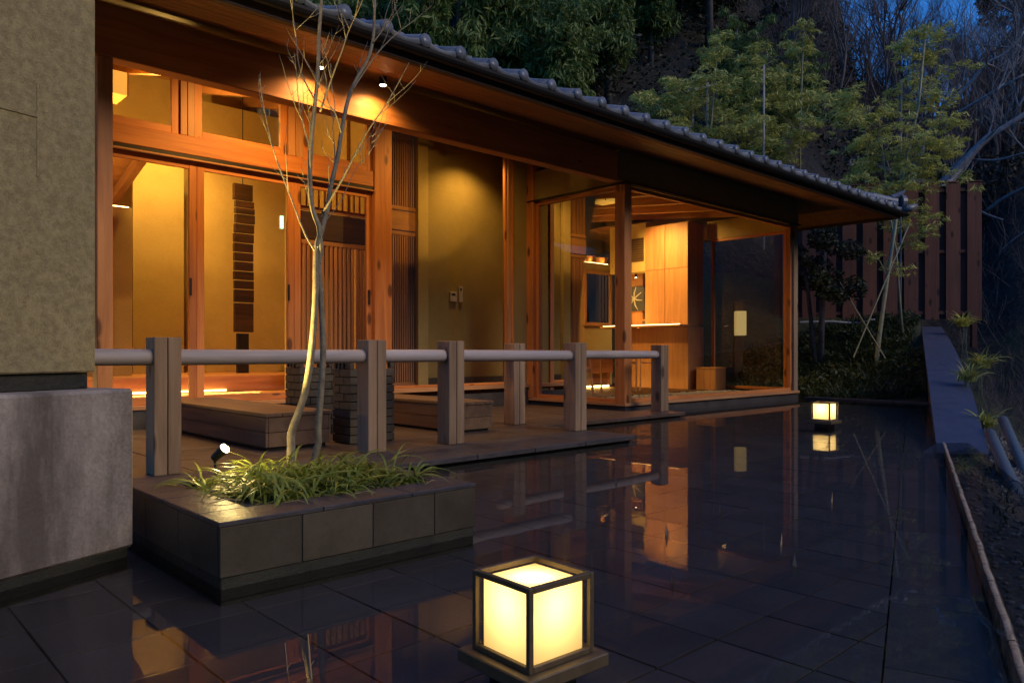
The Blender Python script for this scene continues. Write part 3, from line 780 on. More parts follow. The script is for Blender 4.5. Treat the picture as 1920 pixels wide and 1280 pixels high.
# --- furniture in the glass room: thin-framed stools / table and a chair
def stool(x, y, z, wd, ht, label, name='stool', cat='stool', gp=None):
    r = thing(name, label, cat, (x, y, z), gp)
    box('seat', 'pale_x', r, x-wd/2, x+wd/2, y-wd/2, y+wd/2, z+ht-.03, z+ht, .004)
    for sx in (-1, 1):
        for sy in (-1, 1): box('leg', 'pale_z', r, x+sx*(wd/2-.02)-.011, x+sx*(wd/2-.02)+.011, y+sy*(wd/2-.02)-.011, y+sy*(wd/2-.02)+.011, z, z+ht-.031, .002)
    for sy in (-1, 1): box('stretcher', 'pale_x', r, x-wd/2+.032, x+wd/2-.032, y+sy*(wd/2-.02)-.008, y+sy*(wd/2-.02)+.008, z+ht-.14, z+ht-.12, .002)
    return r
q1 = P(1140, 735, z=.12)
stool(10.15, 8.15, .12, .46, .62, 'slender square stool behind the corner post of the glass room')
stool(10.95, 8.35, .12, .46, .62, 'slender square stool right of the corner post, before the panelled counter')
ch = thing('armchair', 'low wooden armchair with sloping back near the left pane of the glass room', 'chair', (9.0, 8.3, .12))
cx, cy_ = 9.05, 8.35
box('seat', 'pale_x', ch, cx-.28, cx+.28, cy_-.28, cy_+.28, .50, .55, .01)
for sx in (-1, 1):
    MB().beam((cx+sx*.29, cy_-.32, .12), (cx+sx*.27, cy_-.26, .76), .03, .03).build('leg', 'pale_z', ch, .003)
    MB().beam((cx+sx*.29, cy_+.38, .12), (cx+sx*.27, cy_+.26, .76), .03, .03).build('leg', 'pale_z', ch, .003)
    MB().beam((cx+sx*.28, cy_-.32, .775), (cx+sx*.28, cy_+.34, .80), .05, .025).build('armrest', 'pale_y', ch, .004)
MB().beam((cx-.28, cy_+.30, .60), (cx+.28, cy_+.40, .95), .03, .04).build('back_rail', 'pale_x', ch, .004)
MB().beam((cx-.28, cy_+.38, .93), (cx+.28, cy_+.38, .93), .03, .07).build('backrest', 'pale_x', ch, .006)
tb = thing('low_table', 'broad low wooden counter table at the back of the glass room', 'table', (10.5, 9.6, .12))
box('table_top', 'cedar_x', tb, 10.0, 11.6, 9.35, 9.95, .78, .83, .005)
box('table_front', 'cedar_x', tb, 10.05, 11.55, 9.42, 9.45, .40, .779, .003)
for sx in (10.08, 11.46): box('leg', 'cedar_z', tb, sx, sx+.06, 9.46, 9.9, .12, .779, .003)
# pale gravel inside the glass
gv = []; gf = []
rng = np.random.RandomState(3)
cube = np.array([(-1, -1, -1), (1, -1, -1), (1, 1, -1), (-1, 1, -1), (-1, -1, 1), (1, -1, 1), (1, 1, 1), (-1, 1, 1)], float)
cf = np.array([(0, 3, 2, 1), (4, 5, 6, 7), (0, 1, 5, 4), (1, 2, 6, 5), (2, 3, 7, 6), (3, 0, 4, 7)])
def pebbles(n, sampler, smin, smax, name, mat, flatz=.6):
    V = []; Fc = []
    for i in range(n):
        p = sampler()
        if p is None: continue
        s = rng.uniform(smin, smax); sc = np.array([s*rng.uniform(.7, 1.2), s*rng.uniform(.7, 1.2), s*flatz])
        c = cube*sc*(1-.25*rng.rand(8, 1)); t = rng.uniform(0, 6.28); ct, st_ = math.cos(t), math.sin(t)
        c = c @ np.array([[ct, -st_, 0], [st_, ct, 0], [0, 0, 1]]).T + np.array(p)
        Fc.append(cf+8*len(V)); V.append(c)
    o = npmesh(name, np.concatenate(V), np.concatenate(Fc), mat); return tag(o, kind='stuff')
box('gravel_bed', 'moss', H, 7.86, 12.33, BG+.14, 7.498, .03, .09, .001)
pebbles(2600, lambda: (rng.uniform(7.9, 12.28), rng.uniform(6.30, 7.45), .098+rng.uniform(0, .012)), .012, .024, 'gravel', 'gravelm')

# --- benches on the deck
def bench(x0, x1, y0, y1, label):
    r = thing('bench', label, 'bench', (x0, y0, .048), 'low wooden step benches on the stone deck')
    z0, z1 = .062, .335; n = 3
    box('bench_core', 'black', r, x0+.03, x1-.03, y0+.03, y1-.03, .050, z1-.03, .002)
    for (za, zb) in ((.075, .185), (.188, .303)):
        box('side_board', 'bench', r, x0, x0+.022, y0+.001, y1, za, zb, .003)
        box('front_board', 'bench', r, x0+.023, x1-.023, y0, y0+.022, za, zb, .003)
        box('side_board', 'bench', r, x1-.022, x1, y0+.001, y1, za, zb, .003)
    w_ = (x1-x0+.02)/4
    for k in range(4): box('top_board', 'bench', r, x0-.01+k*w_+.002, x0-.01+(k+1)*w_-.002, y0-.01, y1, .306, z1, .003)
bench(2.54, 3.09, 5.43, 7.80, 'long low wooden step bench on the deck left of the brick piers')
bench(4.38, 4.81, 5.40, 7.80, 'low wooden step bench behind the third railing post, right of the brick piers')
# --- brick piers
def pier(x0, y0, label):
    r = thing('brick_pier', label, 'pier', (x0, y0, .048), 'dark brick piers on the deck')
    x1, y1 = x0+.43, y0+.28
    box('pier_core', 'mortar', r, x0+.012, x1-.012, y0+.012, y1-.012, .049, .645, .001)
    bh = .068; me = {}
    for c in range(9):
        z = .05+c*bh; off = (c % 2)
        def br(xa, xb, ya, yb2): 
            j = random.uniform(-.003, .003)
            box('brick', 'brick', r, xa+j, xb+j, ya+j, yb2+j, z+.004, z+bh-.003, .003)
        if off:
            br(x0, x0+.212, y0, y0+.1); br(x0+.218, x1, y0, y0+.1); br(x0, x0+.1, y0+.106, y1)
        else:
            br(x0, x0+.1, y0, y0+.17); br(x0, x0+.1, y0+.176, y1); br(x0+.106, x0+.32, y0, y0+.1); br(x0+.326, x1, y0, y0+.1)
        br(x1-.1, x1, y0+.106, y1) 
    z = .662                      # pierced top course
    for k in range(5): box('brick', 'brick', r, x0+k*.0975, x0+k*.0975+.04, y0, y0+.05, z, z+.06, .003)
    for k in range(4): box('brick', 'brick', r, x0, x0+.05, y0+.055+k*.06, y0+.055+k*.06+.028, z, z+.06, .003)
    box('cap_slab', 'slate', r, x0-.01, x1+.01, y0-.01, y1+.01, .723, .755, .004)
pier(3.24, 5.38, 'dark brick pier with pierced top just behind the second railing post')
pier(3.24, 6.24, 'dark brick pier with pierced top farther back, right behind the tree trunks')

# ================================================================== RAILINGS
def railing(posts, rail0, rail1, bb, label):
    r = thing('railing', label, 'railing', (posts[0], bb, .048))
    for a in posts:
        p = MB().box(a, a+.076, bb, bb+.16, .049, .891).build('post', 'grey_z', r, .004)
        MB().box(a+.082, a+.160, bb+.001, bb+.159, .049, .891).build('board', 'grey_z', p, .004)
        box('spacer', 'black', p, a+.0765, a+.0815, bb+.02, bb+.14, .05, .885, 0)
    seg = [rail0]+[x for x in posts]+[rail1]
    pts = []
    xs = np.linspace(rail0, rail1, max(6, int((rail1-rail0)/.12)))
    MB().tube([(x, bb+.08+.002*math.sin(x*3), .769+.002*math.sin(x*2.1)) for x in xs], [.050+.0012*noise.noise(Vector((x*2, 0, 0))) for x in xs], 20).build('rail', 'rail', r, smooth=True)
    return r
def corner(px, py): return P(px, py, z=.048)
pr = [corner(289, 893).x, corner(692.5, 850.5).x, corner(846.5, 834.5).x, corner(1079, 808.5).x]
print('posts', pr, [corner(289, 893).y, corner(692.5, 850.5).y, corner(846.5, 834.5).y, corner(1079, 808.5).y], corner(965, 796.5), corner(1241.5, 771.5))
railing(pr, -.4, pr[-1]+.10, 4.80, 'front log railing with four double posts along the near edge of the stone deck')
railing([corner(965, 796.5).x, corner(1241.5, 771.5).x], 5.2, corner(1241.5, 771.5).x+.08, 5.66, 'rear log railing with two double posts ending at the water before the glass room')

# ================================================================== PLANTER
PL = thing('planter', 'raised rectangular slate planter box standing in the pool', 'planter', (1.0, 2.5, 0))
pa0, pa1, pb0, pb1 = 1.013, 2.137, 2.512, 3.62; pz = .229
ha0, ha1, hb0, hb1 = 1.19, 2.03, 2.70, 3.42
def cap(x0, x1, y0, y1): box('cap_stone', 'slate', PL, x0+.0015, x1-.0015, y0+.0015, y1-.0015, pz-.018, pz, .003)
for (xa, xb) in ((pa0-.004, 1.40), (1.40, 1.80), (1.80, pa1+.004)): cap(xa, xb, pb0-.004, hb0); cap(xa, xb, hb1, pb1+.004)
for (ya_, yb_) in ((hb0, 3.06), (3.06, hb1)): cap(pa0-.004, ha0, ya_, yb_); cap(ha1, pa1+.004, ya_, yb_)
fx = [pa0, 1.315, 1.615, 1.915, pa1+.0]
for k in range(3+1):
    box('facing_slab', 'slate_side', PL, fx[k]+.0015, fx[k+1]-.0015, pb0, pb0+.02, .040, pz-.0185, .002)
for (ya_, yb_) in ((pb0+.021, 2.90), (2.90, 3.27), (3.27, pb1)):
    box('facing_slab', 'slate_side', PL, pa0, pa0+.02, ya_+.0015, yb_-.0015, .040, pz-.0185, .002)
    box('facing_slab', 'slate_side', PL, pa1-.02, pa1, ya_+.0015, yb_-.0015, .040, pz-.0185, .002)
box('facing_slab', 'slate_side', PL, pa0+.021, pa1-.021, pb1-.02, pb1, .040, pz-.0185, .002)
box('wet_base', 'moss', PL, pa0+.006, pa1-.006, pb0+.006, pb1-.006, -.11, .039, .003)
box('soil', 'soil', PL, ha0-.05, ha1+.05, hb0-.05, hb1+.05, .0395, pz-.03, .0)

# liriope leaves
def blades(n, sampler, lmin, lmax, wmin, wmax, name, mat, arch=1., seg=6, elr=(.75, 1.45)):
    V = []; Fc = []; c0 = 0
    for i in range(n):
        p, az = sampler(i); L_ = rng.uniform(lmin, lmax); w_ = rng.uniform(wmin, wmax)
        el = rng.uniform(*elr); curl = rng.uniform(1.0, 2.3)*arch; tw = rng.uniform(-.4, .4)
        x, y, z = p; e = el; a_ = az
        side = np.array([-math.sin(az), math.cos(az), rng.uniform(-.4, .4)]); side /= np.linalg.norm(side)
        pos = np.array(p, float)
        for s in range(seg+1):
            t = s/seg; ww = w_*(1-.15*t)*(1 if t < .6 else (1-(t-.6)/.4*.92))*.5
            V += [pos-side*ww, pos+side*ww]
            d = np.array([math.cos(a_)*math.cos(e), math.sin(a_)*math.cos(e), math.sin(e)])
            pos = pos+d*L_/seg; e -= curl/seg; a_ += tw/seg
            if pos[2] < p[2]+.004: pos[2] = p[2]+.004+rng.uniform(0, .012)
        for s in range(seg): Fc.append((c0+2*s, c0+2*s+1, c0+2*s+3, c0+2*s+2))
        c0 += 2*(seg+1)
    o = npmesh(name, np.array(V), np.array(Fc), mat, smooth=True); return o
clumps = [(rng.uniform(ha0+.03, ha1-.02), rng.uniform(hb0+.03, hb1-.06)) for _ in range(58)]
def gs(i):
    c = clumps[i % len(clumps)]
    return (c[0]+rng.normal(0, .018), c[1]+rng.normal(0, .018), pz-.025), rng.uniform(0, 6.283)
o = blades(1000, gs, .12, .32, .007, .014, 'grass', 'grassblade', 1.15, 7, (.35, 1.2)); tag(o, kind='stuff')
dl = MB()
for (p_, q_) in (((1.32, 2.66), (1.38, 2.59)), ((1.95, 2.62), (2.03, 2.66)), ((1.22, 2.82), (1.10, 2.84)), ((1.6, 2.63), (1.68, 2.60))):
    dl.tube([(p_[0], p_[1], pz+.004), ((p_[0]+q_[0])/2+.01, (p_[1]+q_[1])/2, pz+.012), (q_[0], q_[1], pz+.003)], [.0018, .0022, .001], 5)
M['dryleaf'] = flat('dry_leaf', (.34, .24, .13), .8)
tag(dl.build('leaf_litter', 'dryleaf'), kind='stuff')

# garden spotlight in the planter
sp = P(422, 840, b=3.40)
SPL = thing('garden_spotlight', 'small black spotlight glaring among the planter leaves, aimed at the tree', 'spotlight', (sp.x-.03, 3.42, pz-.03))
tgt = Vector((1.72, 3.28, 1.6)); hd = Vector((sp.x, 3.40, sp.z)); dd = Vector((.42, -.60, .62)).normalized()
MB().tube([hd-dd*.075, hd-dd*.004], [.018, .025], 16).build('lamp_head', 'black', SPL)
MB().tube([hd-dd*.003, hd+dd*.003], .022, 16).build('lens', 'bulb', SPL)
MB().tube([hd-dd*.07, Vector((sp.x-.03, 3.42, pz-.03))], .006, 8).build('spike', 'black', SPL)
lamp('garden_spot_light', 'SPOT', hd+dd*.02, 420, (1, .72, .20), .02, to=(1.80, 3.18, 1.75), spot=76, blend=.9)
lamp('lens_spill', 'POINT', hd+dd*.03, 5, (1, .72, .24), .02)

# ================================================================== FOREGROUND TREE
def pxp(px, py, Z): return P(px, py, Z=Z)
T = thing('bare_tree', 'young bare two-stemmed tree with fine twigs rising from the slate planter, lit from below', 'tree', tuple(P(565, 884, Z=3.6)))
Z0 = 3.60
def stem(pts, r0, r1, name, mat='bark', n=10, z0=Z0, z1=None, jitter=.006):
    z1 = z0 if z1 is None else z1; m = len(pts); P3 = []; cum = [0]
    for i in range(1, m): cum.append(cum[-1]+math.hypot(pts[i][0]-pts[i-1][0], pts[i][1]-pts[i-1][1]))
    for i, (x, y) in enumerate(pts):
        t = cum[i]/cum[-1]; P3.append(P(x, y, Z=z0+(z1-z0)*t))
    # Catmull-Rom refine
    out = []; rr = []
    for i in range(m-1):
        p0, p1, p2, p3 = P3[max(i-1, 0)], P3[i], P3[i+1], P3[min(i+2, m-1)]
        for k in range(4):
            t = k/4; q = .5*((2*p1)+(p2-p0)*t+(2*p0-5*p1+4*p2-p3)*t*t+(-p0+3*p1-3*p2+p3)*t**3)
            tt = (cum[i]+(cum[i+1]-cum[i])*t)/cum[-1]; out.append(q)
            rr.append((r0+(r1-r0)*tt)*(1+.10*noise.noise(q*9)))
    out.append(P3[-1]); rr.append(r1)
    return out, rr
TW = MB()
def twigs(path, rad, n, lmin, lmax, r, start=.35):
    m = len(path)
    for _ in range(n):
        i = int(m*(start+(1-start)*random.random()))-1; i = max(1, min(m-2, i)); p = path[i]; d = (path[i+1]-path[i-1]).normalized()
        s = Vector((random.uniform(-1, 1), random.uniform(-1, 1), random.uniform(-.2, .6))).normalized()
        dr = (d*1.0+s*.95).normalized(); L_ = random.uniform(lmin, lmax)*(1.1-i/m*.5)
        pts = [p]; q = p
        for k in range(5):
            dr = (dr+Vector((random.uniform(-.16, .16), random.uniform(-.16, .16), .12))).normalized(); q = q+dr*L_/5; pts.append(q)
        rr = [r*(1-.14*k) for k in range(6)]
        TW.tube(pts, rr, 5)
        for k in (1, 2, 3, 4):
            if random.random() < .55:
                s2 = (dr+Vector((random.uniform(-1, 1), random.uniform(-1, 1), random.uniform(-.3, .5)))).normalized()
                L2 = L_*random.uniform(.12, .40); TW.tube([pts[k], pts[k]+s2*L2*.5, pts[k]+s2*L2+Vector((0, 0, L2*.15))], [r*.55, r*.45, r*.25], 4)
main = [
 ([(550, 886), (545, 862), (546, 838), (546, 815), (551, 796), (561, 770), (572, 735), (580, 690), (586, 640), (589, 600), (592, 540), (592, 490), (594, 460), (600, 440)], .020, .0125, 3.58, 3.60),
 ([(584, 886), (590, 858), (597, 830), (597, 800), (600, 760), (604, 700), (606, 650), (604, 600), (601, 550), (598, 505), (601, 470), (600, 440)], .0165, .012, 3.66, 3.60),
 ([(600, 445), (598, 425), (590, 405), (583, 375), (581, 320), (584, 260), (590, 200), (596, 140), (598, 70), (603, 0), (606, -60)], .0125, .0065, 3.60, 3.50),
 ([(600, 445), (606, 420), (615, 385), (620, 350), (632, 300), (640, 250), (652, 190), (668, 150), (690, 110), (700, 70), (702, 20), (706, -50)], .0125, .006, 3.60, 3.72),
 ([(604, 400), (622, 370), (645, 330), (668, 285), (690, 245), (718, 205), (742, 165), (767, 118)], .0060, .0020, 3.60, 3.45),
 ([(590, 470), (575, 445), (560, 410), (545, 370), (530, 330), (515, 290), (503, 240), (492, 185), (487, 140)], .0050, .0018, 3.58, 3.42),
 ([(602, 408), (616, 370), (627, 330), (627, 280), (624, 240), (628, 200), (622, 160), (620, 120)], .0040, .0016, 3.6, 3.75),
 ([(600, 210), (614, 170), (628, 130), (643, 90), (655, 55), (676, 10), (690, -30)], .0050, .002, 3.55, 3.40),
 ([(660, 170), (690, 125), (712, 95), (745, 62), (775, 40), (805, 15)], .0042, .0015, 3.64, 3.85),
 ([(592, 190), (575, 160), (560, 120), (555, 70), (548, 20), (545, -20)], .0036, .0014, 3.56, 3.7),
 ([(585, 300), (570, 240), (560, 190), (556, 140), (552, 100)], .0034, .0013, 3.58, 3.45),
 ([(640, 250), (630, 215), (615, 190), (612, 150), (605, 110), (618, 60)], .0034, .0013, 3.62, 3.5),
 ([(700, 80), (722, 50), (738, 20), (750, -20)], .0036, .0016, 3.68, 3.8),
 ([(606, 420), (640, 375), (665, 320), (690, 290), (700, 250)], .0022, .0010, 3.6, 3.9)]
for k, (pts, r0, r1, za, zb) in enumerate(main):
    path, rr = stem(pts, r0, r1, '', z0=za, z1=zb)
    MB().tube(path, rr, 12 if k < 4 else 7).build('trunk' if k < 4 else 'branch', 'bark', T, smooth=True)
    if k > 1: twigs(path, rr, 7 if k < 4 else 4, .12, .38, .0024, .25)
    else:
        for _ in range(8):   # short cut spurs
            i = random.randrange(6, len(path)-3); s = Vector((random.uniform(-1, 1), random.uniform(-1, 1), .4)).normalized()
            TW.tube([path[i], path[i]+s*(rr[i]+.012)], [.004, .002], 5)
TW.build('twig', 'bark', T, smooth=True)
tag(T.children[-1], kind='stuff')

# ================================================================== POOL LANTERNS
def lantern_mats():
    m, t, p = newmat('opal_glass'); p.inputs['Base Color'].default_value = (.35, .27, .13, 1); p.inputs['Roughness'].default_value = .5
    tr = N(t, 'ShaderNodeBsdfTranslucent'); tr.inputs[0].default_value = (1, .84, .50, 1)
    mx = N(t, 'ShaderNodeMixShader'); mx.inputs[0].default_value = .8
    p.inputs['Emission Color'].default_value = (1, .62, .16, 1); p.inputs['Emission Strength'].default_value = 0
    t.links.new(p.outputs[0], mx.inputs[1]); t.links.new(tr.outputs[0], mx.inputs[2]); 
    em = N(t, 'ShaderNodeEmission'); em.inputs[0].default_value = (1, .66, .17, 1); em.inputs[1].default_value = .04
    ad = N(t, 'ShaderNodeAddShader'); t.links.new(mx.outputs[0], ad.inputs[0]); t.links.new(em.outputs[0], ad.inputs[1])
    t.links.new(ad.outputs[0], t.nodes['Material Output'].inputs[0]); M['opal'] = m
lantern_mats()
def lantern(c, rot, label, energy):
    """c = near corner of the frame on plan; +x along rot, +y at rot+90"""
    r = thing('pool_lantern', label, 'lantern', (c[0], c[1], 0), 'square glass lanterns standing in the pool')
    R_ = Matrix.Rotation(rot, 3, 'Z'); O = Vector((c[0], c[1], 0)); s = .212; z0, z1 = .071, .265; f = .0135
    def lb(nm, mt, x0, x1, y0, y1, za, zb, bv=.0015, par=r): return MB().box(x0, x1, y0, y1, za, zb, R_, O).build(nm, mt, par, bv)
    fr = lb('frame', 'bronze', 0, f, 0, f, z0, z1)
    for (x, y) in ((s-f, 0), (s-f, s-f), (0, s-f)): lb('frame_post', 'bronze', x, x+f, y, y+f, z0, z1, par=fr)
    for za, zb in ((z0-.0005, z0+f), (z1-f, z1+.0005)):
        for (x0, x1, y0, y1) in ((f+.0005, s-f-.0005, 0.0005, f), (f+.0005, s-f-.0005, s-f, s-.0005), (0.0005, f, f+.0005, s-f-.0005), (s-f, s-.0005, f+.0005, s-f-.0005)):
            lb('frame_bar', 'bronze', x0, x1, y0, y1, za, zb, par=fr)
    g_ = .020
    zt = z1-.016
    for (xa, ya2, xb, yb2) in ((g_, g_, s-g_, g_), (s-g_, g_, s-g_, s-g_), (s-g_, s-g_, g_, s-g_), (g_, s-g_, g_, g_)):
        q4 = [R_ @ Vector(v)+O for v in ((xa, ya2, z0+.004), (xb, yb2, z0+.004), (xb, yb2, zt), (xa, ya2, zt))]
        MB().add(q4, [(0, 1, 2, 3)]).build('glass_panel', 'opal', r)
    q4 = [R_ @ Vector(v)+O for v in ((g_, g_, zt), (s-g_, g_, zt), (s-g_, s-g_, zt), (g_, s-g_, zt))]
    MB().add(q4, [(0, 1, 2, 3)]).build('top_panel', 'opal', r)
    for (xa, ya2) in ((g_, g_), (s-g_, g_), (s-g_, s-g_), (g_, s-g_)): lb('corner_bead', 'bronze', xa-.002, xa+.002, ya2-.002, ya2+.002, z0, zt, 0)
    lb('base', 'bronze', -.026, s+.026, -.026, s+.026, .038, z0-.001, .003)
    lb('foot', 'black', .03, s-.03, .03, s-.03, -.056, .0375, .002)
    cc = R_ @ Vector((s/2, s/2, 0))+O
    lamp('lantern_bulb', 'POINT', (cc.x, cc.y, .200), energy, (1, .77, .42), .022)
    MB().tube([(cc.x, cc.y, z0), (cc.x, cc.y, .13)], .018, 10).build('lamp_holder', 'plastic', r)
    return r
c1_ = P(993, 1105, z=.265); c2_ = P(1556, 755, z=.265)
lantern((c1_.x, c1_.y), math.radians(-2.5), 'large lit square lantern in the near water in front of the planter', 1.3)
lantern((c2_.x, c2_.y), math.radians(0), 'distant lit square lantern in the pool beyond the glass room corner', 1.9)

# reeds / twigs poking out of the pool and drifting leaves
for i, (px, py, py2, rr_) in enumerate(((588, 1300, 1188, .0028), (545, 1290, 1205, .0014))):
    q = P(px, py+10, z=-.05); tz = EYE-(py2-660)/F*(C_*q.x+S_*q.y)
    r = thing('dead_stalk', ('thick' if i == 0 else 'thin')+' pale dead stalk standing out of the near water, '+('right' if i == 0 else 'left')+' of the pair', 'stalk', (q.x, q.y, -.05))
    MB().tube([q, (q.x-.006, q.y+.006, (tz-.05)/2), (q.x-.010, q.y+.010, tz)], [rr_, rr_, rr_*.7], 8).build('stem', 'dryleaf', r)
    MB().tube([(q.x-.006, q.y+.006, (tz-.05)/2), (q.x+.006, q.y+.008, (tz-.05)/2+.012)], [rr_*.6, rr_*.2], 5).build('spur', 'dryleaf', r)
fl = MB()
for (px, py) in ((1155, 905), (1250, 1003), (1465, 1020), (1490, 1060), (1110, 1055), (1640, 875), (1350, 960), (1560, 940), (1260, 1090), (1700, 1010)):
    q = P(px, py, z=.002); a_ = random.uniform(0, 3.1); u_ = Vector((math.cos(a_), math.sin(a_), 0))*.008; v_ = Vector((-u_.y, u_.x, .15))*.35
    fl.add([q-u_, q+v_, q+u_, q-v_], [(0, 1, 2, 3)])
tag(fl.build('floating_leaves', 'dryleaf'), kind='stuff')

# ================================================================== FITTINGS / LIGHTS
def downlight(p, label, e, spot=75, to=None, r=.035):
    d = thing('downlight', label, 'downlight', tuple(p), None)
    x, y, z = p
    MB().tube([(x, y, z), (x, y, z+.07)], r, 16).build('housing', 'black', d)
    MB().tube([(x, y, z-.003), (x, y, z-.0005)], r*.8, 16).build('lens', 'bulb', d)
    lamp('downlight_beam', 'SPOT', (x, y, z-.012), e, (1, .58, .20), .02, to=to or (x, y, z-1), spot=spot, blend=1)
da = P(600, 127, b=5.90); db = P(718, 160, b=5.90)
downlight(da, 'small glaring downlight under the eave, left one behind the tree branches', 55, 150, (da.x, da.y+.16, da.z-1))
downlight(db, 'small glaring downlight under the eave, right one near the branch tips', 55, 150, (db.x, db.y+.16, db.z-1))
dg = P(1210, 380, b=8.6)
downlight((dg.x, 8.6, dg.z), 'single bright spot on the dark ceiling of the glass corner room', 60, 120)
for k, px in enumerate((1022, 1062, 1102, 1138)):  # added lamps standing in for lights mirrored in the left pane
    q = P(px, (404, 412, 419, 427)[k], b=10.6)
    downlight((q.x, 10.6, q.z), ('leftmost', 'second', 'third', 'rightmost')[k]+' of four small lamps standing for lights reflected in the glass room left pane', 7, 90)
qa = P(1182, 505, a=LAC+.2)
downlight((LAC+.22, qa.y-.12, 2.28), 'tiny spot at the head of the alcove above the picture', 6, 80, r=.02)
# LED strips
def led(name, x0, x1, y0, y1, z0, z1, label, e, loc, sz, sy, to):
    d = thing(name, label, 'light strip', (x0, y0, z0))
    box('diffuser', 'led', d, x0, x1, y0, y1, z0, z1, 0)
    box('channel', 'black', d, x0, x1, y0+(y1-y0)+.0005, y1+.006, z0, z1, 0)
    L_ = lamp('strip_light', 'AREA', loc, e, WARM, sz, to=to, size_y=sy); return d
led('light_strip', -.5, 3.6, 8.735, 8.745, FL+.012, FL+.030, 'glowing strip along the foot of the raised floor inside the sliding doors', 26, (1.9, 8.70, FL+.035), 4.2, .03, (1.9, 8.2, FL+.25))
led('light_strip', 8.6, 11.4, 9.395, 9.405, .13, .165, 'bright strip low under the counter table in the glass room', 14, (10.0, 9.36, .16), 2.8, .04, (10.0, 8.4, .1))
led('light_strip', 11.55, 11.57, 7.88, bE-.05, 1.306, 1.316, 'light strip on the counter ledge washing the cupboard doors', 24, (11.60, 9.0, 1.33), .03, 2.3, (LAC, 9.0, 2.0))
led('light_strip', .9, A(248, 9.4)-.03, 9.43, 9.46, ZP+.001, ZP+.015, 'glow strip on top of the dim partition behind the leftmost sliding door', 22, (1.5, 9.47, ZP+.04), 1.6, .05, (1.5, 9.9, ZP+1))
led('light_strip', 9.9, 12.5, 10.33, 10.36, 2.661, 2.675, 'glow strip under the rafter ends at the back of the glass room', 16, (11.2, 10.36, 2.70), 2.5, .05, (11.2, 10.7, 3.6))
# general room lamps (recessed ceiling lamps of the rooms, plus an added wall fill)
lamp('room_ceiling_lamp', 'SPOT', (3.2, 9.2, 3.85), 330, WARM, .05, to=(3.2, 10.2, 1.2), spot=130, blend=.9)
lamp('room_ceiling_lamp', 'SPOT', (1.4, 8.9, 3.75), 110, WARM, .05, to=(1.6, 9.6, 1), spot=120, blend=.9)
lamp('room_ceiling_lamp', 'SPOT', (7.0, 8.06, 3.66), 85, WARM, .05, to=(7.0, 8.6, .6), spot=130, blend=.9)
lamp('room_ceiling_lamp', 'SPOT', (9.6, 8.9, 3.22), 420, WARM, .05, to=(9.9, 9.9, 1), spot=140, blend=.9)
lamp('room_ceiling_lamp', 'SPOT', (10.9, 8.35, 3.2), 260, (1, .56, .14), .04, to=(11.9, 8.3, 2.2), spot=110, blend=1)
lamp('alcove_lamp', 'SPOT', (LAC+.1, 9.55, 2.30), 8, WARM, .03, to=(LAC+.34, 9.55, 1.4), spot=110)
lamp('pendant_glow', 'POINT', (pl.x-.12, 9.05, pl.z-.12), 10, WARM, .1)
lamp('upper_wall_fill', 'POINT', (3.0, 9.2, 3.55), 75, WARM, .05)  # added point light brightening the upper wall, without any fitting
# porch light on the door fronts
lamp('porch_lamp', 'SPOT', (3.4, 6.7, 3.70), 190, (1, .50, .12), .04, to=(3.4, 7.7, 1.8), spot=140, blend=.9)
lamp('porch_lamp', 'SPOT', (6.0, 6.7, 3.70), 110, (1, .52, .12), .04, to=(6.0, 7.7, 1.8), spot=140, blend=.9)

# ================================================================== RIGHT SIDE: coping, soil, pipes
cf_, cn_ = (XZ(8.70, 16.0, 1.34), XZ(9.12, 16.0, 1.34)), (XZ(3.56, 6.3, -.05), XZ(3.99, 6.3, -.05))
co = thing('sloping_wall', 'long blue-grey granite coping slab sloping down beside the pool to a square end', 'wall', tuple(cn_[0]))
cl, cr = (cn_[0], cf_[0]), (cn_[1], cf_[1])
def cpt(t, side, dz): 
    p, q = (cl, cr)[side]; v = p.lerp(q, t); v = v+XZ((.10 if side else -.00)*math.sin(math.pi*t), 0, 0); return v+Vector((0, 0, dz-.10*math.sin(math.pi*t)*0))
nseg = 12; th_ = .13
for k in range(1):
    mb = MB(); vs = []
    for i in range(nseg+1):
        t = i/nseg; vs += [cpt(t, 0, 0), cpt(t, 1, 0), cpt(t, 1, -th_), cpt(t, 0, -th_)]
    fs = []
    for i in range(nseg):
        o_ = 4*i
        for q in range(4): fs.append((o_+q, o_+(q+1) % 4, o_+4+(q+1) % 4, o_+4+q))
    fs += [(0, 1, 2, 3), (4*nseg+3, 4*nseg+2, 4*nseg+1, 4*nseg)]
    mb.add(vs, fs).build('coping_slab', 'coping', co)
mb = MB(); vs = []
for i in range(nseg+1):
    t = i/nseg; l, r_ = cpt(t, 0, -th_-.001), cpt(t, 1, -th_-.001); l2, r2 = l.lerp(r_, .12), l.lerp(r_, .88)
    vs += [l2, r2, Vector((r2.x, r2.y, min(r2.z-.05, -.6)+0)), Vector((l2.x, l2.y, min(l2.z-.05, -.6)))]
fs = []
for i in range(1, nseg):
    o_ = 4*i
    for q in range(4): fs.append((o_+q, o_+(q+1) % 4, o_+4+(q+1) % 4, o_+4+q))
fs += [(4, 5, 6, 7), (4*nseg+3, 4*nseg+2, 4*nseg+1, 4*nseg)]
mb.add(vs, fs).build('wall_body', 'concrete', co)
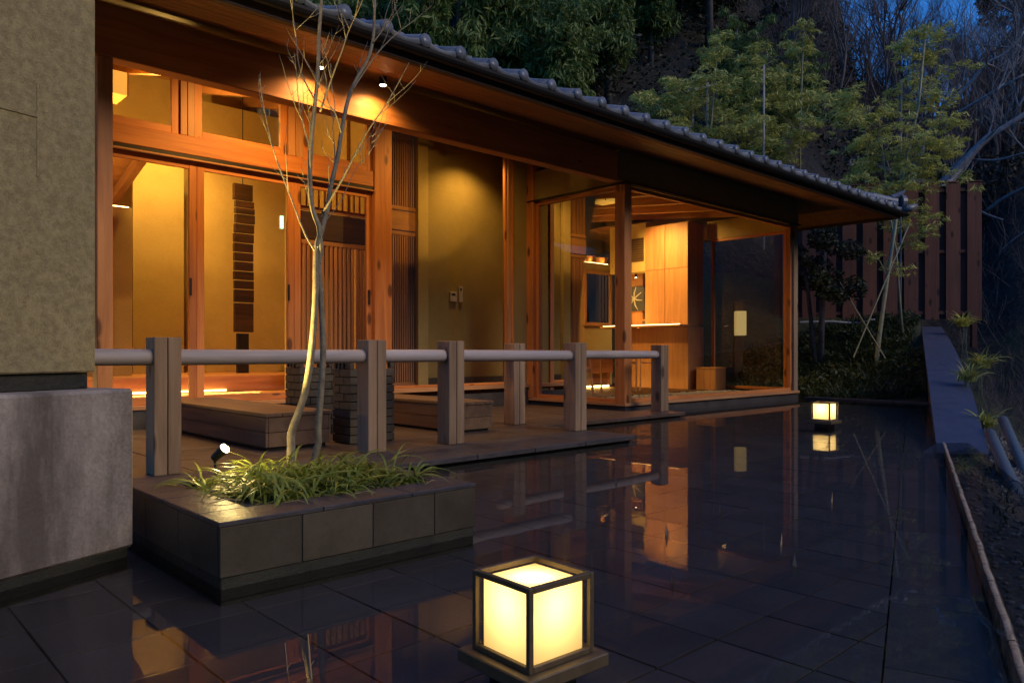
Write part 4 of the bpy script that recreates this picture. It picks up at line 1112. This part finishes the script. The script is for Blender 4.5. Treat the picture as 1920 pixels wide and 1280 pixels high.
# stones and litter on the soil shelf
def soil_s():
    Z = rng.uniform(.9, 8.0)**1.0; d = rng.uniform(.06, 1.4); X = weirX(Z)+d/.883
    return tuple(XZ(X, Z, ground(X, Z)+.004))
pebbles(2600, soil_s, .004, .018, 'pebbles', 'gravelm2') if 'gravelm2' in M else None
M['gravelm2'] = stone('dull_gravel', (.12, .11, .095), (.34, .31, .27), .9)
pebbles(3400, soil_s, .003, .015, 'pebbles', 'gravelm2')
def litter_s(i):
    Z = rng.uniform(1.0, 9.0); d = rng.uniform(.12, 1.8); X = weirX(Z)+d/.883
    return tuple(XZ(X, Z, ground(X, Z)+.0)), rng.uniform(0, 6.28)
tag(blades(1500, litter_s, .03, .10, .006, .014, 'leaf_litter', 'shrub', 1.2, 3), kind='stuff')
# pale pipes running down the gully
for i, (p_, q_, r_) in enumerate((((1868, 838, 6.0), (1935, 990, 4.3), .042), ((1893, 815, 6.6), (1965, 985, 4.7), .042))):
    A_, B_ = P(p_[0], p_[1], Z=p_[2]), P(q_[0], q_[1], Z=q_[2]); e_ = B_+(B_-A_)*.8; s_ = A_-(B_-A_)*.25
    r = thing('pipe', ('left' if i == 0 else 'right')+' one of two pale blue-grey pipes lying in the gully beyond the soil strip', 'pipe', tuple(A_), 'pale pipes in the gully')
    MB().tube([s_, A_, B_, e_], r_, 16).build('tube', 'pipe', r, smooth=True)
    c_ = A_.lerp(B_, .55); dr = (B_-A_).normalized(); MB().tube([c_-dr*.05, c_+dr*.05], r_*1.18, 16).build('coupling', 'pipe', r)

# ================================================================== FENCE
FZ0, FZ1 = 16.9, 16.3
def fpt(px, z): 
    t = (px-1500)/(1838-1500); Z = FZ0+(FZ1-FZ0)*t; X = (px-960)/F*Z; return XZ(X, Z, z)
fa, fb = fpt(1490, 1.50), fpt(1838, 1.50); fd = (fb-fa).normalized(); fn = Vector((-fd.y, fd.x, 0)); fL = (fb-fa).length
if fn.dot(-fa) < 0: fn = -fn       # towards the viewer
FE = thing('board_fence', 'tall red-brown board fence with alternating front and rear boards on the planted bank', 'fence', tuple(fa))
def fbox(nm, mt, s0_, s1_, o0_, o1_, z0_, z1_, bev=.004):
    vs = [fa+fd*s+fn*o for s, o in ((s0_, o0_), (s1_, o0_), (s1_, o1_), (s0_, o1_))]
    vs = [Vector((v.x, v.y, z)) for z in (z0_, z1_) for v in vs]
    return MB().add(vs, [(0, 3, 2, 1), (4, 5, 6, 7), (0, 1, 5, 4), (1, 2, 6, 5), (2, 3, 7, 6), (3, 0, 4, 7)]).build(nm, mt, FE, bev)
step_ = .425; k = 0; s = fL
while s > 0:
    zt = 4.46+.0*k
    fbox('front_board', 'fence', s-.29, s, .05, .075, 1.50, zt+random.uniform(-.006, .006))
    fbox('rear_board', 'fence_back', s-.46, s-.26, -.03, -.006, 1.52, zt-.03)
    s -= step_; k += 1
for z_ in (1.62, 2.95, 4.28): fbox('fence_rail', 'fence_back', 0.02, fL-.02, -.005, .049, z_, z_+.07)
fbox('cap_rail', 'fence', 0, fL+.01, -.05, .09, 4.475, 4.50)
for s in (.15, 2.0, fL-.1): fbox('fence_post', 'fence_back', s-.05, s+.05, -.14, -.031, .9, 4.44)
MB().tube([XZ((x_-960)/F*16.2, 16.2, zz) for x_, zz in ((1500, 1.44), (1560, 1.46), (1600, 1.42), (1640, 1.50))], .025, 8).build('ground_pipe', 'pole', FE)

# far roof corner beyond the trees and lamp seen through the glass room
fh = P(1605, 305, Z=27)
FH = thing('far_house', 'corner of a pale house roof peeping through the bamboo above the eave', 'house', tuple(XZ(11.9, 27, ground(11.9, 27))))
Rr = Matrix.Rotation(TH-math.pi/2, 3, 'Z')
MB().box(-1.1, -.1, 0, 3, -3, -.25, Rr, fh).build('wall', 'plaster', FH, .01)
MB().box(-1.1, .1, -.3, 3, -.20, .05, Rr, fh).build('fascia_board', 'pole', FH, .01)
MB().add([Rr @ Vector(v)+fh for v in ((.101, -.3, .05), (2.6, -.3, -.75), (2.6, 3, -.75), (.101, 3, .05), (.101, -.3, -.07), (2.6, -.3, -.87), (2.6, 3, -.87), (.101, 3, -.07))],
         [(0, 3, 2, 1), (4, 5, 6, 7), (0, 1, 5, 4), (1, 2, 6, 5), (2, 3, 7, 6), (3, 0, 4, 7)]).build('roof', 'roof', FH, .01)
MB().tube([fh+Vector((0, 0, .05)), fh+Vector((0, 0, .22))], [.14, .10], 10).build('ridge_ornament', 'pipe', FH)
lpz = P(1388, 606, Z=15.5)
WL = thing('garden_wall_lamp', 'upright glowing wall lamp seen through the far pane of the glass room', 'lamp', (lpz.x, lpz.y, lpz.z-1.3))
MB().box(-.105, .105, -.08, .08, -.25, .25, Rr, lpz).build('lamp_shade', 'shade2', WL, .01) if 'shade2' in M else None
M['shade2'] = emit('dim_shade_glow', (1, .72, .26), .10)
MB().box(-.105, .105, -.08, .08, -.25, .25, Rr, lpz).build('lamp_shade', 'shade2', WL, .01)
MB().box(-.09, .09, .095, .20, -2.0, .45, Rr, lpz).build('lamp_post', 'dark_z', WL, .01)

# ================================================================== VEGETATION
def leafcloud(name, mat, centres, radii, n, size, parent, droop=.3, aspect=2.4, flat_=1., seed=1, top_bias=True):
    rg = np.random.RandomState(seed); cs = np.array(centres, float); rs = np.array(radii, float)
    if rs.ndim == 1: rs = np.stack([rs, rs, rs*flat_], 1)
    w_ = rs.prod(1)**.6667; idx = rg.choice(len(cs), n, p=w_/w_.sum())
    d = rg.normal(size=(n, 3)); d /= np.linalg.norm(d, axis=1)[:, None]
    rad = rg.uniform(.35, 1., n)**.5
    c = cs[idx]+d*rs[idx]*rad[:, None]
    L_ = size*rg.uniform(.6, 1.4, n); az = np.arctan2(d[:, 1], d[:, 0])+rg.normal(0, .9, n); el = rg.normal(-droop, .45, n)
    u = np.stack([np.cos(az)*np.cos(el), np.sin(az)*np.cos(el), np.sin(el)], 1)
    q = rg.normal(size=(n, 3)); v = np.cross(u, q); v /= np.linalg.norm(v, axis=1)[:, None]
    hl = u*L_[:, None]*.5; hw = v*(L_/aspect)[:, None]*.5
    V = np.stack([c-hl, c+hw-hl*.1, c+hl, c-hw-hl*.1], 1).reshape(-1, 3)
    Fc = np.arange(4*n).reshape(-1, 4)
    return npmesh(name, V, Fc, mat, parent)
def branching(mb, p, d, L_, r, depth, rg, spread=.6, up=.15, n=4, nb=(2, 3)):
    pts = [p]; q = p; dd_ = d
    for k in range(4):
        dd_ = (dd_+Vector((rg.uniform(-.18, .18), rg.uniform(-.18, .18), rg.uniform(-.05, .12)+up*.2))).normalized(); q = q+dd_*L_/4; pts.append(q)
    rr = [r*(1-.1*k) for k in range(5)]
    mb.tube(pts, rr, 6 if depth > 2 else 3, cap=False)
    if depth == 0: return
    for _ in range(rg.randint(*nb)+1):
        i = rg.randint(1, 4); s = Vector((rg.uniform(-1, 1), rg.uniform(-1, 1), rg.uniform(-.2, .8))).normalized()
        branching(mb, pts[i], (dd_+s*spread*1.4).normalized(), L_*rg.uniform(.5, .8), r*.6*(1-.05*i), depth-1, rg, spread, up, n, nb)
def mk_bare(name, mat, seed, h=7, r=.09, depth=5):
    rg = random.Random(seed); t = thing(name, 'x', 'tree')
    mb = MB(); pts = [Vector((0, 0, -.4))]; d = Vector((rg.uniform(-.25, .25), rg.uniform(-.25, .25), 1)).normalized()
    for k in range(5): d = (d+Vector((rg.uniform(-.15, .15), rg.uniform(-.15, .15), .1))).normalized(); pts.append(pts[-1]+d*h*.10)
    mb.tube(pts, [r*(1.25-.1*k) for k in range(6)], 8); mb.build('trunk', mat, t, smooth=True)
    mb = MB()
    for k in range(5):
        s = Vector((rg.uniform(-1, 1), rg.uniform(-1, 1), rg.uniform(.1, 1))).normalized()
        branching(mb, pts[rg.randint(2, 5)], (d+s*.8).normalized(), h*rg.uniform(.22, .34), r*.6, depth-1, rg)
    me = bpy.data.meshes.new('c'); me.from_pydata([tuple(v) for v in mb.v], [], mb.f); me.update(); me.materials.append(M[mat])
    o = bpy.data.objects.new('crown', me); COL.objects.link(o); o.parent = t
    return t
def mk_ever(name, mat, seed, h=6, w_=2.2, n=7000, leaf=.22, plume=False, lcol=None):
    rg = random.Random(seed); t = thing(name, 'x', 'tree')
    MB().tube([(0, 0, -.5), (.05, 0, h*.4), (0, .08, h*.85)], [.14, .10, .03], 8).build('trunk', 'bark_dark', t, smooth=True)
    cs, rs = [], []
    if plume:      # arching bamboo culms with feathery heads
        for k in range(16):
            az = rg.uniform(0, 6.28); lean = rg.uniform(.1, .5); hh = h*rg.uniform(.65, 1.0); prev = None
            cpts = []
            for s in range(7):
                u = s/6; x = math.cos(az)*lean*w_*u**2.2*1.2+math.cos(az)*.25*w_*.6; y = math.sin(az)*lean*w_*u**2.2*1.2+math.sin(az)*.25*w_*.6; z = hh*(u-.12*u**3*lean*2)
                cpts.append((x, y, z))
                if u > .3:
                    for _ in range(2):
                        cs.append((x+rg.gauss(0, w_*.10), y+rg.gauss(0, w_*.10), z+rg.gauss(0, .2))); r0 = w_*(.22-.12*u)*rg.uniform(.7, 1.3); rs.append((r0, r0, r0*.8))
    else:
        for k in range(46):
            u = rg.uniform(.04, 1); az = rg.uniform(0, 6.28); rr_ = w_*(1-u**2.2)*rg.uniform(.3, .9)+.1
            cs.append((math.cos(az)*rr_, math.sin(az)*rr_, h*u)); r0 = w_*rg.uniform(.14, .30); rs.append((r0, r0, r0*.6))
    leafcloud('crown', mat, cs, rs, n, leaf, None, droop=.8 if plume else .2, aspect=5 if plume else 2.4, seed=seed).parent = t
    return t
ORD = 'first second third fourth fifth sixth seventh eighth ninth tenth eleventh twelfth thirteenth fourteenth fifteenth sixteenth seventeenth eighteenth nineteenth twentieth twenty-first twenty-second twenty-third twenty-fourth twenty-fifth twenty-sixth twenty-seventh twenty-eighth'.split()
def rank(all_, s): return ORD[sorted(x[0]/x[1] for x in all_).index(s[0]/s[1])]
def place(proto, spots, label_fn, group, first=True):
    for i, (X, Z, sc, rz) in enumerate(spots):
        o = proto if (i == 0 and first) else copy_tree(proto)
        o.location = XZ(X, Z, ground(X, Z)-.1); o.rotation_euler = (0, 0, rz)
        o.scale = (sc*random.uniform(.85, 1.15), sc*random.uniform(.85, 1.15), sc)
        tag(o, label_fn(i), None, group)
def col(px, Z): return (px-960)/F*Z
rnd = random.Random(11)
# dusky bare woods on the slope
M['bark_far'] = stone('dusky_bark', (.05, .042, .045), (.13, .11, .11), .85, 3)
Bp = [mk_bare('bare_tree', 'bark_far', s, 7.5, .055, 5) for s in (2, 5, 9)]
spots = []
for k in range(56):
    px = rnd.uniform(1380, 2050); Z = rnd.uniform(24, 62 if not 1570 < px < 1900 else 32); spots.append((col(px, Z), Z, rnd.uniform(.7, 1.3), rnd.uniform(0, 6.28)))
for k in range(12):
    px = rnd.choice((rnd.uniform(1480, 1640), rnd.uniform(1860, 1990), rnd.uniform(1640, 1860))); Z = rnd.uniform(50, 60); spots.append((col(px, Z), Z, rnd.uniform(1.0, 1.5), rnd.uniform(0, 6.28)))
for k in range(18):
    px = rnd.uniform(1150, 1450); Z = rnd.uniform(32, 60); spots.append((col(px, Z), Z, rnd.uniform(.9, 1.4), rnd.uniform(0, 6.28)))
for j in range(3):
    place(Bp[j], spots[j::3], lambda i: 'leafless dark tree in the dusky woods on the slope behind the house', 'bare trees on the wooded slope')
# evergreens and bamboo behind the roof
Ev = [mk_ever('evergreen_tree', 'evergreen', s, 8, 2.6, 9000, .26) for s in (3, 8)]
sp_e = [(col(1330, 27), 27, 1.25, 1), (col(1275, 30), 30, 1.35, 2), (col(1400, 31), 31, 1.35, 4), (col(640, 26), 26, 1.6, 1), (col(1180, 40), 40, 1.5, 3), (col(1000, 42), 42, 1.7, 3), (col(860, 38), 38, 1.6, 5),
        (col(760, 34), 34, 1.5, .5), (col(1560, 58), 58, 1.5, .5), (col(1500, 50), 50, 1.3, 2.5), (col(1950, 50), 50, 1.3, .2), (col(1100, 50), 50, 1.6, 0), (col(1350, 46), 46, 1.6, 3.6), (col(1905, 58), 58, .9, 3.6), (col(400, 26), 26, 1.6, 1), (col(100, 26), 26, 1.6, 1), (col(1440, 44), 44, 1.3, 1.2), (col(1250, 36), 36, 1.3, 1.2), (col(1230, 48), 48, 1.6, 2), (col(1415, 36), 36, 1.2, 1), (col(1465, 33), 33, .9, 3), (col(1300, 38), 38, 1.3, 3), (col(1370, 40), 40, 1.4, 5), (col(1500, 40), 40, 1.1, 5.5), (col(1190, 33), 33, 1.2, 5.2)]
for j in range(2): place(Ev[j], sp_e[j::2], lambda i, j=j: 'near-black evergreen on the wooded slope, '+rank(sp_e, sp_e[j::2][i])+' evergreen from the left', 'dark evergreens on the slope')
Bm = [mk_ever('bamboo_grove', 'bamboo_dark', s, 6.5, 2.2, 15000, .24, plume=True) for s in (4, 6)]
sp_b = [(col(1140, 24), 24, 1.05, 0), (col(960, 23), 23, 1.1, 1), (col(1060, 22), 22, .82, 2), (col(860, 22), 22, 1.15, 3), (col(1220, 26), 26, .95, 4), (col(780, 22), 22, 1.2, 5), (col(900, 27), 27, 1.35, 2.2),
        (col(1010, 28), 28, 1.35, 4.2), (col(700, 22), 22, 1.3, 1.2), (col(1500, 23), 23, .55, 1), (col(1380, 22), 22, .6, 3), (col(1450, 21), 21, .45, 5)]
for j in range(2): place(Bm[j], sp_b[j::2], lambda i, j=j: 'deep green feathery bamboo rising behind the eave, '+rank(sp_b, sp_b[j::2][i])+' clump from the left', 'dark bamboo groves behind the roof')
# bright young bamboos: layered sprays on visible culms
def young_bamboo(name, base, tops, sprays, label, seed, n=5200, leaf=.15):
    rg = random.Random(seed); t = thing(name, label, 'bamboo', tuple(base))
    for pts, r in tops: MB().tube(pts, [r*(1-.5*i/(len(pts)-1)) for i in range(len(pts))], 8).build('culm', 'culm', t, smooth=True)
    cs, rs = [], []; br = MB()
    for c, rx in sprays:
        c = Vector(c)
        # branch from the nearest culm point
        best = min((Vector(p) for pts, r in tops for p in pts), key=lambda p: (p-c).length+max(0, (p.z-c.z))*2)
        br.tube([best, (best+c)/2+Vector((0, 0, .12)), c], [.012, .008, .003], 4)
        for k in range(18):
            dx, dy = rg.gauss(0, rx*.62), rg.gauss(0, rx*.62); dz_ = rg.gauss(0, rx*.34)-.3*math.hypot(dx, dy)
            cs.append((c.x+dx, c.y+dy, c.z+dz_)); r0 = rx*rg.uniform(.10, .30); rs.append((r0*1.7, r0*1.7, r0*.7))
            br.tube([c, (c.x+dx, c.y+dy, c.z+dz_)], [.004, .002], 3, cap=False)
    br.build('branch', 'culm', t)
    leafcloud('foliage', 'bamboo', cs, rs, n, leaf, t, droop=.35, aspect=7, seed=seed)
    return t
def U(px, py, Z): return tuple(P(px, py, Z=Z))
zb_ = 19.
young_bamboo('young_bamboo', XZ(col(1430, zb_), zb_, ground(col(1430, zb_), zb_)),
  [([tuple(XZ(col(1432, zb_), zb_, 1.5)), U(1432, 300, zb_), U(1433, 120, zb_)], .045), ([tuple(XZ(col(1500, zb_), zb_, 1.5)), U(1500, 250, zb_), U(1506, 70, zb_), U(1508, 40, zb_)], .03), ([tuple(XZ(col(1330, zb_), zb_, 1.5)), U(1330, 280, zb_), U(1345, 90, zb_)], .035)],
  [(U(x, y, zb_+random.uniform(-.8, .8)), r) for x, y, r in ((1350, 90, .5), (1400, 110, .55), (1445, 140, .5), (1310, 140, .55), (1260, 165, .6), (1240, 200, .55), (1300, 200, .6), (1365, 165, .55), (1420, 190, .6), (1475, 130, .5), (1500, 80, .42), (1508, 45, .25), (1490, 190, .6), (1530, 175, .35), (1370, 230, .6), (1440, 245, .6), (1500, 240, .5), (1330, 255, .5), (1400, 280, .5), (1470, 290, .5), (1270, 240, .5), (1220, 185, .35))],
  'young yellow-green bamboo with layered sprays above the middle of the eave', 21, 19000, .16)
zc_ = 15.2
young_bamboo('young_bamboo', XZ(col(1640, 14.3), 14.3, ground(col(1640, 14.3), 14.3)),
  [([U(1640, 722, 14.3), U(1642, 690, 14.3), U(1650, 620, 14.4), U(1664, 520, 14.6), U(1678, 430, 14.9), U(1686, 360, 15.1), U(1722, 200, zc_), U(1735, 60, zc_)], .05),
   ([U(1700, 700, 15.), U(1690, 600, 15.), U(1680, 470, 15.), U(1668, 400, 15.2), U(1650, 240, 15.4)], .03)],
  [(U(x, y, zc_+random.uniform(-.6, .6)), r) for x, y, r in ((1735, 55, .32), (1700, 75, .25), (1760, 70, .3), (1690, 95, .25), (1735, 110, .3), (1790, 125, .28), (1720, 150, .3), (1600, 180, .35), (1640, 200, .4), (1690, 195, .38), (1750, 180, .3), (1770, 220, .3), (1590, 215, .35), (1650, 240, .4), (1710, 240, .4), (1740, 260, .35), (1620, 265, .35), (1560, 180, .3), (1680, 290, .35), (1740, 300, .35), (1780, 270, .35), (1640, 310, .4), (1700, 335, .4), (1760, 320, .35), (1600, 340, .35), (1660, 350, .35), (1790, 225, .25), (1700, 395, .35), (1740, 400, .25), (1660, 405, .22), (1710, 455, .25), (1635, 480, .16), (1740, 430, .2), (1690, 500, .2))],
  'tall young yellow-green bamboo leaning up over the board fence', 33, 15000, .12)
# support poles
for i, (x0, y0, Za, x1, y1, Zb, r) in enumerate(((1688, 372, 15.6, 1690, 150, 15.6, .02), (1432, 300, 18.3, 1432, 122, 18.3, .024))):
    A_, B_ = P(x0, y0, Z=Za), P(x1, y1, Z=Zb); A_ = Vector((A_.x, A_.y, 1.0 if i == 0 else 1.5))
    t = thing('support_pole', ('thin pale straight pole standing above the roof corner' if i == 0 else 'thin pale straight pole rising above the mid eave among the bamboo'), 'pole', tuple(A_))
    MB().tube([A_, A_.lerp(B_, .5), B_], [r, r*.95, r*.9], 8).build('pole_shaft', 'pole', t, smooth=True)
    MB().tube([A_.lerp(B_, .8), A_.lerp(B_, .81)], r*1.5, 8).build('tie', 'dryleaf', t)
up = thing('utility_frame', 'grey wooden post frame with crossbar among the bamboo left of the pale pole', 'frame', tuple(XZ(col(1298, 21), 21, 2)))
for (x0, y0, x1, y1, r) in ((1297, 300, 1297, 165, .06), (1326, 300, 1326, 155, .04)): MB().tube([U(x0, 420, 21), U(x1, y1, 21)], r, 8).build('upright', 'pole', up)
MB().tube([U(1288, 172, 20.9), U(1348, 158, 20.9)], .035, 8).build('crossbar', 'pole', up)
# stakes supporting the garden bamboo
for i, (x0, y0, x1, y1) in enumerate(((1575, 530, 1660, 672), (1705, 420, 1600, 670))):
    A_, B_ = P(x0, y0, Z=14.8), P(x1, y1, Z=14.0)
    t = thing('bamboo_stake', ('stake slanting down to the right' if i == 0 else 'stake slanting down to the left')+' before the board fence', 'stake', tuple(B_))
    MB().tube([A_, B_], .013, 8).build('stake_shaft', 'culm', t); MB().tube([A_.lerp(B_, .15), A_.lerp(B_, .17)], .02, 8).build('tie', 'bark_dark', t)
# dark garden shrub-tree right of the glass room
rgp = random.Random(5)
gx = thing('garden_tree', 'small dark leafy tree between the glass room and the board fence', 'tree', tuple(XZ(col(1540, 15.0), 15.0, .9)))
MB().tube([XZ(col(1538, 15), 15, .5), XZ(col(1542, 15), 15, 1.9), XZ(col(1548, 15), 15, 2.8)], [.07, .055, .03], 8).build('trunk', 'bark_dark', gx, smooth=True)
MB().tube([XZ(col(1530, 15), 15, .5), XZ(col(1515, 15.2), 15.2, 2.0), XZ(col(1505, 15.3), 15.3, 2.9)], [.05, .04, .02], 8).build('trunk', 'bark_dark', gx, smooth=True)
leafcloud('foliage', 'shrub_dark', [U(rgp.gauss(1545, 26), rgp.uniform(425, 560), 15+rgp.uniform(-.5, .5)) for _ in range(26)], [.22]*26, 4600, .085, gx, .3, 2., .8, 9) if 'shrub_dark' in M else None
M['shrub_dark'] = leafm('dark_shrub_leaf', (.012, .022, .010), (.03, .045, .02))
leafcloud('foliage', 'shrub_dark', [U(rgp.gauss(1545, 26), rgp.uniform(425, 560), 15+rgp.uniform(-.5, .5)) for _ in range(26)], [.22]*26, 4600, .085, gx, .3, 2., .8, 9)
# ground cover on the bank between pool and fence
def bank_s(i):
    while True:
        px = rng.uniform(1380, 1750); Z = rng.uniform(12.4, 16.6); X = col(px, Z); v = XZ(X, Z)
        if v.x > 12.80 and X < weirX(Z)-.25+.0*Z: break
    return (v.x, v.y, ground(X, Z)), rng.uniform(0, 6.28)
tag(blades(9000, bank_s, .10, .32, .012, .028, 'ground_cover', 'shrub', 1.0, 3), kind='stuff')
cs_ = []
for _ in range(70):
    (x_, y_, z_), _a = bank_s(0); cs_.append((x_, y_, z_+.12))
o = leafcloud('ground_cover', 'shrub', cs_, [.22]*70, 9000, .07, None, .1, 2.2, .6, 4); tag(o, kind='stuff')
# bamboo-grass tufts right of the coping
def tuft(px, py, Z, s, label, seed, n=170):
    c = P(px, py, Z=Z); t = thing('bamboo_grass', label, 'plant', tuple(c), 'bamboo grass tufts beside the sloping coping'); rg = np.random.RandomState(seed)
    def smp(i): return (c.x+rg.normal(0, .05)*s, c.y+rg.normal(0, .05)*s, c.z), rg.uniform(0, 6.28)
    o = blades(n, smp, .18*s, .5*s, .012, .024, 'foliage', 'bamboo', .9, 5); o.parent = t
    me = o.data; me.transform(Matrix.Translation(-c)); 
    Xc, Zc = toXZ(c.x, c.y); gz = ground(Xc, Zc)-.05
    for k in range(5):
        b0 = Vector((c.x+rg.normal(0, .06), c.y+rg.normal(0, .06), gz)); MB().tube([b0, (b0+c)/2+Vector((rg.normal(0, .03), rg.normal(0, .03), 0)), c+Vector((rg.normal(0, .04), rg.normal(0, .04), .12*s))], .006, 5).build('stem', 'culm', t)
tuft(1812, 715, 9.3, .85, 'bright yellow-green bamboo grass tuft half way along the sloping coping', 1, 70)
tuft(1846, 800, 7.6, .62, 'yellow-green bamboo grass tuft by the near end of the sloping coping', 2, 80)
tuft(1806, 612, 14.5, .9, 'dim bamboo grass tuft at the far end of the coping below the fence', 3, 120)
tuft(1838, 690, 11.0, .9, 'small dim bamboo grass tuft behind the brightest one', 4, 90)
# pale leaning bare tree on the right slope
LT = thing('leaning_tree', 'pale-barked bare tree leaning out to the right behind the board fence', 'tree', U(1560, 460, 22))
for pts, r0, r1 in (([(1690, 400), (1760, 350), (1800, 310), (1850, 260), (1890, 235), (1960, 190)], .16, .07), ([(1830, 285), (1800, 320), (1760, 360)], .05, .08), ([(1770, 200), (1810, 165), (1850, 120), (1885, 100), (1920, 60)], .06, .03), ([(1735, 260), (1770, 200), (1800, 160)], .07, .05), ([(1790, 215), (1850, 180), (1920, 140)], .05, .03),
                    ([(1825, 300), (1870, 300), (1925, 285)], .05, .02), ([(1850, 395), (1885, 370), (1935, 345)], .06, .04), ([(1830, 390), (1850, 402), (1880, 412)], .04, .02), ([(1690, 400), (1735, 260)], .09, .06), ([(1880, 545), (1870, 480), (1940, 420)], .03, .02)):
    path, rr = stem(pts, r0, r1, '', z0=22, z1=21); MB().tube(path, rr, 7).build('branch', 'bark_pale', LT, smooth=True)
MB().tube([U(1650, 520, 22.3), U(1670, 450, 22.2), U(1690, 400, 22)], [.2, .19, .16], 9).build('trunk', 'bark_pale', LT, smooth=True)
mb = MB(); rg2 = random.Random(4)
for (x, y) in ((1850, 260), (1890, 235), (1900, 90), (1870, 170), (1925, 285), (1850, 120), (1800, 165), (1930, 345), (1790, 240), (1910, 200), (1940, 420), (1760, 360)):
    for _ in range(2):
        branching(mb, Vector(U(x, y, 21.3)), Vector((rg2.uniform(-1, 1), rg2.uniform(-1, 1), rg2.uniform(-.2, 1))).normalized(), rg2.uniform(.8, 1.6), .025, 3, rg2)
tag(mb.build('twig', 'bark_pale', LT), kind='stuff')
M['brush'] = stone('brush_stem', (.06, .05, .05), (.17, .14, .13), .9, 1.)
und = []; rgu = random.Random(8)
for _ in range(240):
    px = rgu.uniform(560, 1600) if rgu.random() < .8 else rgu.uniform(1600, 1960); Z = rgu.uniform(22, 46); X = col(px, Z); q = XZ(X, Z, ground(X, Z)+rgu.uniform(.1, .7)); und.append(tuple(q))
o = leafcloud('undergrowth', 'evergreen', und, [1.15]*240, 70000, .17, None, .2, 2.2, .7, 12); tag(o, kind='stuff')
# brush: tangle of thin bare stems over the slopes
mb = MB(); rg3 = random.Random(6)
for k in range(2300):
    px = rg3.uniform(1360, 2000); Z = rg3.uniform(17.5, 48) if px < 1840 else rg3.uniform(8, 45)
    if px < 1560: Z = rg3.uniform(24, 50)
    X = col(px, Z)
    if X < weirX(Z)+.9 and Z < 17: continue
    p = XZ(X, Z, ground(X, Z)); sc = Z/20
    d = Vector((rg3.uniform(-.8, .8), rg3.uniform(-.8, .8), 1)).normalized()
    branching(mb, p, d, rg3.uniform(.35, .9)*max(.8, sc*1.1), .009*max(.7, sc), 2, rg3, .9, .0, 3, (1, 2))
me = bpy.data.meshes.new('brush'); me.from_pydata([tuple(v) for v in mb.v], [], mb.f); me.update(); me.materials.append(M['brush'])
o = bpy.data.objects.new('brush', me); COL.objects.link(o); tag(o, kind='stuff')
print('brush faces', len(mb.f))
